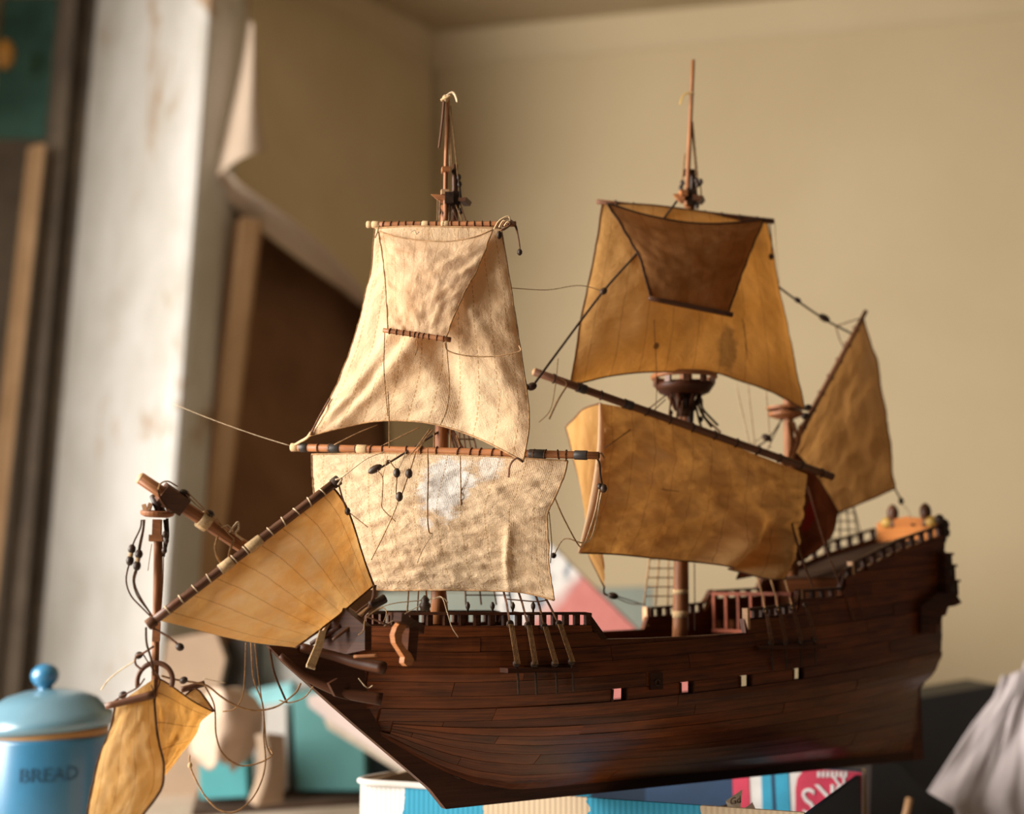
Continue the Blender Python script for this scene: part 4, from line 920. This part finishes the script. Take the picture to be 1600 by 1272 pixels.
# ------------------------------------------------------------------ sails
def patch(top, bottom, left, right, nu, nv):
    T, B = arcspline(top, nu), arcspline(bottom, nu); L, R = arcspline(left, nv), arcspline(right, nv); rows = []
    for r in range(nv):
        v = r/(nv-1); row = []
        for c in range(nu):
            u = c/(nu-1)
            row.append(T[c].lerp(B[c], v)+L[r].lerp(R[r], u)-(T[0].lerp(T[-1], u)).lerp(B[0].lerp(B[-1], u), v))
        rows.append(row)
    return rows
def sail(name, top, bottom, left, right, Y, mat, bulge=.01, wr=.002, wsc=(5, 5), seed=0, nu=44, nv=44, label=None, hem='ropebrown', hr=.0008, parent=ship, extra=None, hemedges='tblr', diag=0.0):
    f = lambda q: [W(x, y, Y(x, y)) for x, y in q]
    T, B, L, R = f(top), f(bottom), f(left), f(right)
    rows = patch(T, B, L, R, nu, nv)
    a = (rows[0][-1]-rows[0][0]).cross(rows[-1][0]-rows[0][0]).normalized()
    if a.y > 0: a = -a
    for r in range(nv):
        v = r/(nv-1)
        for c in range(nu):
            u = c/(nu-1); env = math.sin(math.pi*u)**.7*math.sin(math.pi*min(1, v*.92+.08))**.7
            edge_env = min(1, 6*v+.15)
            k = V((u*wsc[0]+diag*v*wsc[0], v*wsc[1], seed))
            h = bulge*env + wr*edge_env*(noise.noise(k)+.5*noise.noise(k*2.3)+.28*noise.noise(k*5.1))
            if extra: h += extra(u, v)
            rows[r][c] = rows[r][c] + a*h
    g = G(); g.grid(rows); s = part(name, g, M[mat], parent, True, label)
    seq = []
    if 't' in hemedges: seq.append(rows[0])
    if 'r' in hemedges: seq.append([r[-1] for r in rows])
    if 'b' in hemedges: seq.append(rows[-1])
    if 'l' in hemedges: seq.append([r[0] for r in rows])
    for e in seq:
        g = G(); g.tube(e, hr, 5); part('bolt_rope', g, M[hem], s, True)
    return s, rows
# fore course, topsail and the fallen topgallant
yF = lambda x, y: 1.02-.07*(x-455)/480
a, b = W(457, 699, yF(457, 0)), W(936, 712, yF(936, 0))
fy = spar('fore_yard', [a, b], (.0031, .0029), 'spar', label='long fore yard between the cream sails')
lash(a, b, [.09, .13, .22, .27, .31, .39, .44, .49, .56, .60, .63, .67, .70, .735, .77, .80, .835, .875, .90], .0032, fy)
for f_, w_, m_ in ((.04, .007, 'band'), (.145, .010, 'band'), (.24, .009, 'tanband'), (.81, .013, 'band'), (.945, .010, 'band')): cuff(a, b, f_, w_, .0037, m_, fy)
cuff(a, b, .008, .006, .0034, 'tanband', fy); cuff(a, b, .985, .008, .0025, 'ropedark', fy)
yC = lambda x, y: yF(x, y)+.001-.006*math.sin(math.pi*min(1, max(0, (y-705)/225)))
def crease(u, v):
    d1 = (u-.82)+.10*(v-.8); h = .0035*math.exp(-(d1/.012)**2)*max(0, min(1, (v-.45)*6))*max(0, min(1, (1.05-v)*5))
    return h
sail('fore_course', [(487, 710), (600, 709), (720, 712), (887, 720)], [(524, 914), (600, 922), (700, 922), (795, 924), (830, 929), (864, 938)], [(487, 710), (490, 765), (504, 840), (524, 914)], [(887, 720), (882, 742), (866, 780), (855, 805), (857, 850), (858, 885), (866, 938)],
     yC, 'forec', .010, .0019, (11, 17), 3, 90, 84, 'cream lower fore sail with white patches', 'rope', .0007, extra=crease)
a, b = W(577, 351, .99), W(806, 350, .965)
yT = lambda x, y: .99-.025*(x-577)/229
fty = spar('fore_topsail_yard', [a, b], (.0023, .0022), 'spar', label='fore topsail yard at the head of the cream sails')
lash(a, b, [.10+i*.052 for i in range(17)], .0024, fty, th=.0005)
for f_, w_, m_ in ((.39, .006, 'tanband'), (.525, .006, 'tanband'), (.0, .004, 'tanband'), (.045, .006, 'tanband')): cuff(a, b, f_, w_, .0028, m_, fty)
yTs = lambda x, y: lerp(yT(x, y), lerp(1.005, .945, (x-488)/330), max(0, min(1, (y-352)/360)))
def folds(u, v):
    s = 0
    for k, (a_, b_, w_, h_) in enumerate(((.30, .75, .05, .006), (.22, .60, .04, .005), (.14, .80, .03, .004), (.62, .80, .06, -.007), (.75, .45, .05, .004))):
        d_ = (u-a_)*.8+(v-b_)*(.55 if k < 3 else -.4); s += h_*math.exp(-(d_/w_)**2)*math.exp(-((u-a_)**2+(v-b_)**2)/.08)
    return s
sail('fore_topsail', [(586, 357), (640, 356), (700, 357), (783, 357)], [(484, 682), (530, 670), (570, 660), (620, 657), (680, 663), (740, 682), (790, 706), (817, 722)], [(586, 357), (578, 425), (550, 540), (518, 618), (484, 682)], [(783, 357), (790, 400), (803, 480), (815, 560), (824, 620), (827, 665), (817, 722)],
     yTs, 'fore', .014, .0028, (6, 8), 11, 64, 72, 'large cream fore topsail catching the window light', 'rope', .0007, extra=folds, diag=.35)
yG = lambda x, y: yT(x, y)-.008-.026*max(0, min(1, (y-360)/160))
sail('fallen_topgallant', [(591, 361), (630, 374), (690, 380), (735, 374), (770, 359)], [(606, 516), (640, 520), (696, 528)], [(591, 361), (600, 420), (604, 470), (606, 516)], [(770, 359), (748, 415), (720, 470), (696, 528)],
     yG, 'fore', .006, .0022, (5, 7), 21, 44, 44, 'small cream sail hanging upside down before the fore topsail', 'rope', .0006, diag=.3)
a, b = W(599, 516, yG(600, 520)-.001), W(704, 531, yG(704, 520)-.001)
gy = spar('topgallant_yard', [a, b], (.0018, .0020), 'spar', label='short yard at the foot of the small cream sail'); lash(a, b, [.1, .2, .3, .4, .47, .53, .6, .68, .8, .9], .0019, gy, th=.0005)

# mainsails, backlit
yMT = lambda x, y: lerp(1.095, 1.145, (x-935)/270)
a, b = W(933, 315, yMT(933, 0)), W(1208, 346, yMT(1208, 0)); my = spar('main_topsail_yard', [a, b], (.0022, .0026), 'spardark', label='dark main topsail yard'); lash(a, b, [.1+i*.1 for i in range(9)], .0026, my, 'ropedark')
yMS = lambda x, y: lerp(1.095, 1.155, (x-935)/270)-.01*max(0, min(1, (y-320)/290))
sail('main_topsail', [(941, 318), (1010, 324), (1100, 336), (1198, 345)], [(891, 603), (950, 588), (1010, 582), (1075, 581), (1120, 583), (1160, 597), (1205, 612), (1257, 640)], [(941, 318), (928, 400), (908, 500), (891, 603)], [(1198, 345), (1214, 430), (1234, 530), (1257, 640)],
     yMS, 'main', .022, .0025, (5, 4), 31, 60, 60, 'large ochre main topsail with a painted dark shadow', 'ropebrown', .0007)
yMG = lambda x, y: yMS(x, y)-.020-.012*max(0, min(1, (y-320)/170))
sail('fallen_topgallant', [(948, 317), (1000, 336), (1060, 349), (1110, 352), (1160, 348), (1194, 342)], [(1018, 467), (1070, 478), (1138, 490)], [(948, 317), (975, 360), (1000, 405), (1010, 440), (1018, 467)], [(1194, 342), (1174, 390), (1155, 440), (1138, 490)],
     yMG, 'mainf', .010, .0022, (5, 6), 41, 40, 40, 'small brown sail hanging upside down before the main topsail', 'ropedark', .0009)
a, b = W(1014, 466, yMG(1014, 470)-.001), W(1144, 492, yMG(1144, 480)-.001); spar('topgallant_yard', [a, b], (.0022, .0023), 'spardark', label='dark short yard at the foot of the small brown sail')
yMY = lambda x, y: lerp(1.050, 1.150, (x-833)/470)
a, b = W(835, 581, yMY(835, 0)), W(1301, 745, yMY(1301, 0)); mY = spar('main_yard', [a, b], (.0034, .0034), 'spardark', label='dark main yard hanging aslant'); lash(a, b, [.06+i*.075 for i in range(13)], .0036, mY, 'ropedark', .0007)
g = G(); g.bead(a, .0032, b-a, .6, 10); part('spar_tip', g, M['pale'], mY, True)
for f_ in (.15, .30): cuff(a, b, f_, .007, .0042, 'band', mY)
yMC = lambda x, y: yMY(x, y)+.003+.012*max(0, min(1, (y-640)/250))
def mbulge(u, v):
    h = .024*math.exp(-(((u-.70)+.25*(v-.8))/.09)**2)*max(0, min(1, (v-.45)*3)) - .022*math.exp(-(((u-.80)+.18*(v-.8))/.05)**2)*max(0, min(1, (v-.4)*3)) + .012*math.exp(-((u-.93)/.05)**2)*max(0, min(1, (v-.5)*3))
    return h
sail('main_course', [(938, 630), (1020, 648), (1130, 692), (1262, 742)], [(905, 864), (960, 866), (1040, 874), (1110, 881), (1160, 893), (1190, 903), (1226, 905)], [(938, 630), (939, 690), (934, 745), (922, 805), (905, 864)], [(1262, 742), (1258, 780), (1250, 830), (1242, 870), (1226, 905)],
     yMC, 'mainc', .012, .0048, (6, 9), 51, 66, 60, 'creased ochre main course hanging from the slanting yard', 'ropebrown', .0007, extra=mbulge, hemedges='br')
yMF = lambda x, y: 1.105+.0006*(940-x)
s_, _r = sail('main_course_flap', [(884, 668), (900, 655), (915, 640), (938, 630)], [(944, 918), (945, 900), (944, 880), (942, 866)], [(884, 668), (896, 715), (910, 770), (918, 830), (922, 872), (944, 918)], [(938, 630), (939, 690), (940, 780), (942, 866)],
     yMF, 'main', .008, .002, (3, 5), 61, 20, 40, 'folded back orange edge of the main course', 'ropebrown', .0008, hemedges='tl')
g = G()
# pale roll of the fold along the front edge
e = [W(x, y, yMC(x, y)-.002) for x, y in ((938, 630), (939, 690), (934, 745), (922, 805), (905, 864))]; g.tube(spline(e, 20), [.0012+.0022*math.sin(math.pi*i/19) for i in range(20)], 8); part('fold_roll', g, M['fore'], s_, True, 'pale rolled fold at the sail edge')

# mizzen lateen
yZ = lambda x, y: lerp(1.20, 1.28, (x-1160)/240)
a, b = W(1353, 486, yZ(1353, 0)-.004), W(1150, 862, yZ(1150, 0)-.004); zy = spar('mizzen_yard', [b, a], (.0036, .0022), 'spardark', label='dark slanting lateen yard'); lash(a, b, [.08+i*.07 for i in range(12)], .0032, zy, 'ropebrown', .0007)
sail('mizzen_sail', [(1349, 497), (1300, 590), (1240, 700)], [(1398, 763), (1350, 785), (1255, 824)], [(1349, 497), (1370, 570), (1386, 660), (1398, 763)], [(1240, 700), (1246, 760), (1255, 824)],
     yZ, 'mizz', -.010, .0028, (4, 6), 71, 40, 44, 'tan lateen mizzen sail', 'ropebrown', .0008)
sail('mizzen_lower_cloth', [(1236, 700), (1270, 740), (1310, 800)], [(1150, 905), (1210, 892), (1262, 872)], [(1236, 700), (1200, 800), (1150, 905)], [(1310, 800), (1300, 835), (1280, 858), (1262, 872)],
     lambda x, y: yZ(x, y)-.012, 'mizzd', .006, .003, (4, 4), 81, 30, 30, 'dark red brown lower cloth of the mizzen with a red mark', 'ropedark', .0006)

# spritsail on its slanting yard
yS = lambda x, y: lerp(.885, .925, (x-230)/300)
a, b = W(230, 978, yS(230, 0)-.001), W(529, 750, yS(529, 0)-.001); sy = spar('spritsail_yard', [a, b], (.0032, .0033), 'spardark', label='slanting spritsail yard'); lash(a, b, [.10, .17, .24, .31, .37, .44, .50, .57, .63, .70, .77, .84, .91], .0034, sy, 'ropelight', .0005)
for f_, w_, m_ in ((.40, .010, 'tanband'), (.545, .012, 'tanband'), (.02, .006, 'ropebrown'), (.985, .006, 'ropedark')): cuff(a, b, f_, w_, .0040, m_, sy)
sail('spritsail', [(250, 970), (310, 926), (385, 868), (460, 806), (517, 757)], [(462, 1012), (500, 984), (545, 948), (584, 915)], [(250, 970), (300, 982), (345, 994), (395, 1004), (462, 1012)], [(517, 757), (540, 790), (555, 830), (568, 872), (584, 915)],
     lambda x, y: yS(x, y)+.006*math.sin((y-750)/260*math.pi), 'sprit', .012, .0022, (6, 4), 91, 56, 44, 'golden spritsail glowing with the window behind it', 'ropebrown', .0008, hemedges='br')

# spritsail topmast hanging loose, with its little top and folded sail
YP = .895
pm = spar('sprit_topmast', [W(247, 812, YP), W(245, 940, YP), W(243, 1030, YP), W(242, 1088, YP)], (.0028, .0024), 'spar', label='thin sprit topmast hanging upright before the bow')
tcs = W(246, 803, YP); g = G(); g.lathe(tcs, V((.06, -.1, 1)), [(-.0022, .0085), (-.001, .0112), (.0008, .0118), (.002, .0112), (.0022, .007)], 24); tp = part('sprit_top', g, M['spar'], pm, False, 'round platform of the sprit topmast')
g = G(); g.tube([W(252, 802, YP), W(247, 790, YP), W(238, 774, YP-.004)], [.0036, .0034, .0022], 8); part('broken_stub', g, M['block'], tp, True)
for x, y, s_ in ((226, 794, 1), (234, 792, -1), (262, 794, 1), (257, 788, -1), (268, 796, 1)):
    blockbox(x-3, y-6, x+3, y+5, YP-.004, .002, 'top_bracket', 'pale' if x < 240 else 'spardark', tp, .3*s_)
blockbox(239, 812, 252, 838, YP, .004, 'mast_cap', 'spar', pm); blockbox(234, 836, 254, 846, YP, .005, 'mast_collar', 'spar', pm); blockbox(239, 972, 250, 1002, YP, .003, 'mast_collar', 'spar', pm)
for pts in ([(257, 812), (259, 835), (257, 862)], [(261, 810), (262, 840), (255, 870)]): rope([W(x, y, YP) for x, y in pts], .0011, 'ropedark')
for x, y in ((258, 835), (260, 845), (257, 860)): bead(W(x, y, YP-.003), .002, parent=pm)
rope([W(253, 840, YP), W(253, 900, YP), W(251, 955, YP)], .0005, 'spar'); rope([W(256, 845, YP), W(255, 900, YP), W(252, 950, YP)], .0004, 'rope')
for pts, bl in (([(221, 812), (219, 826), (208, 850), (204, 872), (197, 905), (204, 930), (222, 950), (238, 966)], (206, 858, 203, 876)), ([(224, 812), (223, 828), (217, 855), (215, 880), (208, 905), (214, 930), (232, 955), (240, 968)], (217, 866, 214, 884)), ([(226, 812), (224, 830), (218, 862), (214, 890), (210, 910), (220, 935), (240, 966)], None)):
    rope([W(x, y, YP-.006) for x, y in pts], .0006, 'ropebrown', n=30)
    if bl:
        bead(W(bl[0], bl[1], YP-.007), .0028, (0, 0, 1), 1.2); bead(W(bl[2], bl[3], YP-.007), .0028, (0, 0, 1), 1.3); g = G(); g.tube([W(bl[0], bl[1], YP-.007), W(bl[2], bl[3], YP-.007)], .0018, 6); part('block_strop', g, M['tanband'], ship, True)
rope([W(237, 850, YP), W(234, 870, YP), W(231, 892, YP)], .0003, 'ropelight')
rc = W(242, 1064, YP-.003); g = G(); g.ring(rc, (0, -1, .05), 27*YP/FPX, .0018, 28, 8, math.radians(-20), math.radians(200), (1, 0, 0)); part('hoop', g, M['spardark'], pm, True, 'bent wooden hoop above the small sail')
a, b = W(165, 1104, .878), W(241, 1085, .882); t1 = spar('sprit_topsail_yard', [a, b], (.0022, .0030), 'spardark', label='left half of the little topsail yard')
a, b = W(283, 1078, .905), W(320, 1068, .91); spar('sprit_topsail_yard', [a, b], (.0022, .0022), 'spardark', label='right half of the little topsail yard'); 
for x, y in ((192, 1086), (287, 1063), (217, 1024)): bead(W(x, y, YP-.004), .0025, (1, 0, .6), 1.2)
sail('sprit_topsail', [(180, 1104), (210, 1097), (242, 1088)], [(132, 1300), (175, 1300), (215, 1285)], [(180, 1104), (172, 1140), (158, 1175), (146, 1220), (132, 1300)], [(242, 1060), (242, 1110), (248, 1160), (256, 1195), (250, 1235), (215, 1285)],
     lambda x, y: .885-.0001*(y-1100), 'spritt', .006, .0016, (4, 6), 101, 36, 48, 'front leaf of the small golden sprit topsail', 'ropebrown', .0009, hemedges='lr')
sail('sprit_topsail_leaf', [(243, 1058), (262, 1068), (300, 1095), (333, 1112)], [(200, 1296), (230, 1240), (255, 1215), (268, 1200)], [(243, 1058), (243, 1120), (236, 1200), (200, 1296)], [(333, 1112), (314, 1128), (306, 1148), (268, 1200)],
     lambda x, y: .893+.0002*(x-240), 'spritt2', .004, .0016, (4, 6), 111, 36, 40, 'rear folded leaf of the small golden sprit topsail', 'ropebrown', .0006, hemedges='t')
sail('sprit_topsail_corner', [(290, 1086), (304, 1076), (312, 1080)], [(318, 1104), (328, 1108), (335, 1112)], [(290, 1086), (304, 1096), (318, 1104)], [(312, 1080), (324, 1096), (335, 1112)],
     lambda x, y: .906, 'spritt2', .001, .0006, (2, 2), 121, 10, 10, 'folded corner of the small golden sail', 'ropebrown', .0007, hemedges='tr')

# ------------------------------------------------------------------ loose rigging
def R(pts, y, r=.0005, mat='rope', **k): return rope([W(p[0], p[1], (y if not isinstance(y, tuple) else lerp(y[0], y[1], i/(len(pts)-1)))) for i, p in enumerate(pts)], r, mat, **k)
R([(832, 604), (870, 552), (943, 455), (1000, 390), (1058, 314)], (1.035, 1.11), .0011, 'ropedark', label='dark stay slanting up to the mainmast')
bead(W(831, 604, 1.033), .0034, (1, 0, .4), 1.3); bead(W(824, 605, 1.032), .0022, (1, 0, .1), 1.2); bead(W(943, 455, 1.06), .0030, (1, 0, 1), 1.2)
R([(820, 600), (838, 606)], 1.033, .0007, 'ropedark')
R([(797, 450), (855, 453), (905, 446), (943, 455)], (.97, 1.06), .0004, 'ropelight')
R([(455, 697), (400, 680), (330, 655), (268, 630)], (1.02, 1.05), .00025, 'ropelight', label='fine thread trailing off to the left of the fore yard')
R([(690, 672), (650, 697), (600, 728), (586, 735)], (1.0, .975), .0009, 'ropedark'); bead(W(586, 733, .974), .0030, (1, 0, .55), 2.0); bead(W(606, 722, .977), .0016, (1, 0, .55), 1.4)
for x, y in ((620, 739), (639, 740), (624, 776)): bead(W(x, y, .966), .0028, st=1.35)
R([(608, 720), (614, 728), (620, 739), (619, 772), (624, 776), (616, 800), (600, 835), (580, 875)], .966, .0005, 'rope', n=40); R([(650, 705), (645, 722), (639, 740), (628, 772)], .966, .0005, 'rope'); R([(634, 706), (628, 722), (620, 738)], .966, .0003, 'ropelight')
R([(590, 735), (598, 748), (597, 780), (598, 795), (618, 815)], .97, .0004, 'rope'); R([(598, 746), (602, 728), (606, 712)], .97, .0003, 'rope')
R([(606, 612), (608, 655), (608, 700)], .965, .0005, 'rope'); R([(601, 520), (600, 580), (606, 650)], .948, .0004, 'rope'); R([(697, 532), (702, 600), (698, 640), (688, 664)], .935, .0004, 'rope')
R([(695, 535), (700, 548), (730, 556), (770, 557), (800, 552), (813, 548), (811, 540)], .935, .0005, 'rope', n=40, label='loose thread looping across the fore topsail')
R([(652, 532), (652, 545), (648, 556)], .95, .0004, 'rope')
R([(668, 700), (669, 740), (668, 800), (670, 830), (676, 834)], .968, .0006, 'rope'); R([(719, 712), (720, 760), (720, 795)], .968, .0005, 'rope'); R([(676, 835), (660, 860), (652, 880)], .968, .0003, 'ropelight')
R([(522, 695), (560, 676), (590, 664)], 1.0, .0004, 'rope'); R([(590, 700), (630, 680), (655, 668)], 1.0, .0004, 'rope'); R([(530, 750), (555, 730), (575, 716), (600, 706)], (.925, .98), .0004, 'ropelight')
for x0, y0, x1, y1 in ((672, 670, 650, 700), (676, 672, 640, 712), (668, 680, 652, 706), (713, 680, 722, 708), (704, 664, 703, 706), (678, 676, 678, 706)): R([(x0, y0), (x1, y1)], .985, .0006, 'rope')
R([(790, 350), (800, 347), (808, 362), (812, 385), (812, 392)], .962, .0006, 'ropebrown'); bead(W(812, 394, .962), .0021, st=1.3); R([(783, 345), (794, 342), (806, 352), (810, 372)], .962, .0005, 'ropebrown')
for k in range(5): R([(776+k*4, 356-k), (784+k*3, 344+k), (796, 352), (786-k, 360)], .962-.001*k, .0007, 'tanband' if k % 2 else 'ropebrown')
bead(W(780, 367, .965), .0020, st=1.7); R([(592, 352), (590, 362), (586, 372)], .975, .0006, 'tanband'); R([(642, 362), (648, 360), (650, 366), (655, 362)], .955, .0004, 'ropelight')
R([(797, 345), (794, 338), (780, 345), (772, 358)], .962, .0006, 'tanband')
R([(455, 699), (470, 690), (480, 684), (486, 676)], (1.02, 1.0), .0012, 'tanband'); R([(485, 680), (500, 650), (516, 622)], (1.0, .995), .0009, 'ropebrown')
R([(817, 722), (808, 716), (800, 722), (796, 732), (795, 746)], .945, .0008, 'ropebrown')
R([(928, 712), (936, 722), (938, 742), (941, 760)], .952, .0008, 'ropedark'); bead(W(943, 763, .952), .0028, st=1.2); bead(W(937, 760, .952), .0020, st=1.2); R([(934, 712), (940, 708), (944, 716), (938, 706)], .95, .0005, 'rope')
R([(937, 764), (930, 800), (918, 838), (912, 850), (904, 852), (880, 808), (866, 776)], (.952, 1.0), .0006, 'ropelight', n=40); R([(940, 770), (926, 835), (910, 848), (882, 842), (866, 866)], (.952, 1.03), .0006, 'ropelight', n=30); bead(W(865, 868, 1.03), .0024, st=1.0)
R([(858, 800), (862, 850), (860, 880)], .96, .0004, 'ropelight')
R([(944, 916), (945, 928), (962, 932)], 1.12, .0009, 'ropedark'); bead(W(958, 931, 1.12), .0030, (1, 0, -.2), 1.6); R([(962, 931), (990, 940), (1008, 946)], (1.12, 1.2), .0005, 'ropebrown'); R([(962, 934), (985, 943), (1008, 944)], (1.12, 1.2), .0005, 'rope')
for pts in ([(846, 585), (868, 590), (885, 600), (868, 630)], [(885, 604), (872, 625), (858, 655)], [(872, 560), (868, 600), (860, 640), (842, 660)]): R(pts, 1.055, .0008 if pts[0][0] == 885 else .0004, 'rope')
R([(1203, 350), (1206, 385), (1204, 405)], 1.14, .0006, 'ropebrown'); bead(W(1205, 401, 1.14), .0024, st=1.3); R([(1210, 345), (1214, 400), (1222, 500), (1236, 610)], (1.145, 1.19), .0003, 'ropelight')
R([(1206, 440), (1240, 466), (1290, 500), (1330, 521)], (1.15, 1.24), .0010, 'ropedark', label='dark line with blocks from the main topsail to the lateen yard'); bead(W(1246, 469, 1.18), .0026, (1, 0, -.6), 1.5); bead(W(1288, 497, 1.21), .0036, (1, 0, -.6), 1.7)
R([(1308, 509), (1336, 500), (1346, 498)], 1.235, .0006, 'ropebrown'); R([(1306, 510), (1312, 530), (1320, 546)], 1.235, .0006, 'ropebrown')
for x, y in ((1262, 637), (1258, 650)): bead(W(x, y, 1.17), .0030, (1, 0, .5), 1.3)
R([(1398, 763), (1406, 778), (1408, 784)], 1.275, .0009, 'ropedark'); bead(W(1408, 783, 1.275), .0028, st=1.3); R([(1409, 786), (1420, 800), (1424, 812)], 1.275, .0004, 'ropelight')
R([(1022, 500), (1026, 610), (1018, 720), (1028, 760), (1060, 768)], 1.09, .0003, 'ropebrown'); R([(1144, 492), (1160, 500), (1168, 560)], 1.12, .0003, 'ropebrown')
R([(945, 700), (1000, 660), (1040, 624)], (1.07, 1.11), .0005, 'ropebrown')
# around the bow
R([(228, 980), (229, 1005), (236, 1030), (240, 1056)], .885, .0008, 'ropebrown'); R([(236, 980), (262, 994), (282, 1010)], .885, .0008, 'ropebrown'); bead(W(281, 1011, .885), .0028, (1, 0, -.5), 1.1)
R([(240, 1010), (225, 1020), (213, 1026), (212, 1038), (224, 1048)], .888, .0008, 'ropebrown'); R([(222, 1020), (236, 1042), (250, 1062), (238, 1090)], .888, .0005, 'ropebrown'); R([(212, 1032), (190, 1046), (170, 1062), (158, 1078)], .888, .0005, 'ropelight')
R([(170, 1102), (190, 1088), (215, 1074), (226, 1060)], .886, .0006, 'ropebrown'); R([(230, 1104), (240, 1085), (236, 1070)], .886, .0005, 'ropebrown'); R([(252, 1056), (275, 1062), (320, 1070), (345, 1088), (372, 1104), (400, 1110), (432, 1104), (460, 1084), (470, 1068)], (.89, .93), .0007, 'rope', n=60, label='tan thread swagged from the small sail to the bow')
R([(195, 1108), (205, 1130), (208, 1150), (205, 1170)], .882, .0005, 'ropebrown')
R([(320, 1072), (332, 1094), (336, 1112), (338, 1150), (350, 1180), (376, 1196), (405, 1192), (425, 1180), (420, 1168)], (.905, .93), .0006, 'rope', n=60)
R([(384, 1004), (382, 1060), (378, 1090), (366, 1108), (348, 1112)], .93, .0005, 'rope', n=30)
R([(392, 1004), (396, 1060), (410, 1100), (412, 1150), (415, 1190), (408, 1222), (392, 1250), (368, 1268), (344, 1266), (322, 1246), (304, 1215), (297, 1195), (296, 1180)], (.93, .91), .0006, 'rope', n=80, label='long loose thread hanging in a loop below the spritsail')
R([(398, 1006), (404, 1060), (411, 1110), (416, 1160), (424, 1180)], .925, .0005, 'rope', n=30); R([(421, 1012), (428, 1050), (440, 1080), (448, 1098)], .93, .0008, 'ropebrown', n=20)
R([(436, 1094), (452, 1098), (475, 1090), (490, 1072)], .935, .0005, 'rope'); R([(318, 1060), (336, 1064), (352, 1067)], .9, .0004, 'ropelight'); bead(W(297, 1196, .91), .0016, mat='tanband', name='thread_knot')
R([(528, 752), (534, 775), (542, 798)], .922, .0007, 'ropebrown'); bead(W(543, 799, .922), .0021, (0, 0, 1), 1.4); R([(546, 801), (560, 812), (575, 824)], .922, .0004, 'rope'); R([(524, 750), (534, 748), (528, 758)], .92, .0008, 'ropelight')
R([(584, 915), (585, 930), (578, 945), (560, 975)], (.925, .945), .0009, 'ropebrown'); R([(580, 940), (560, 955), (530, 985)], .94, .0006, 'ropebrown')
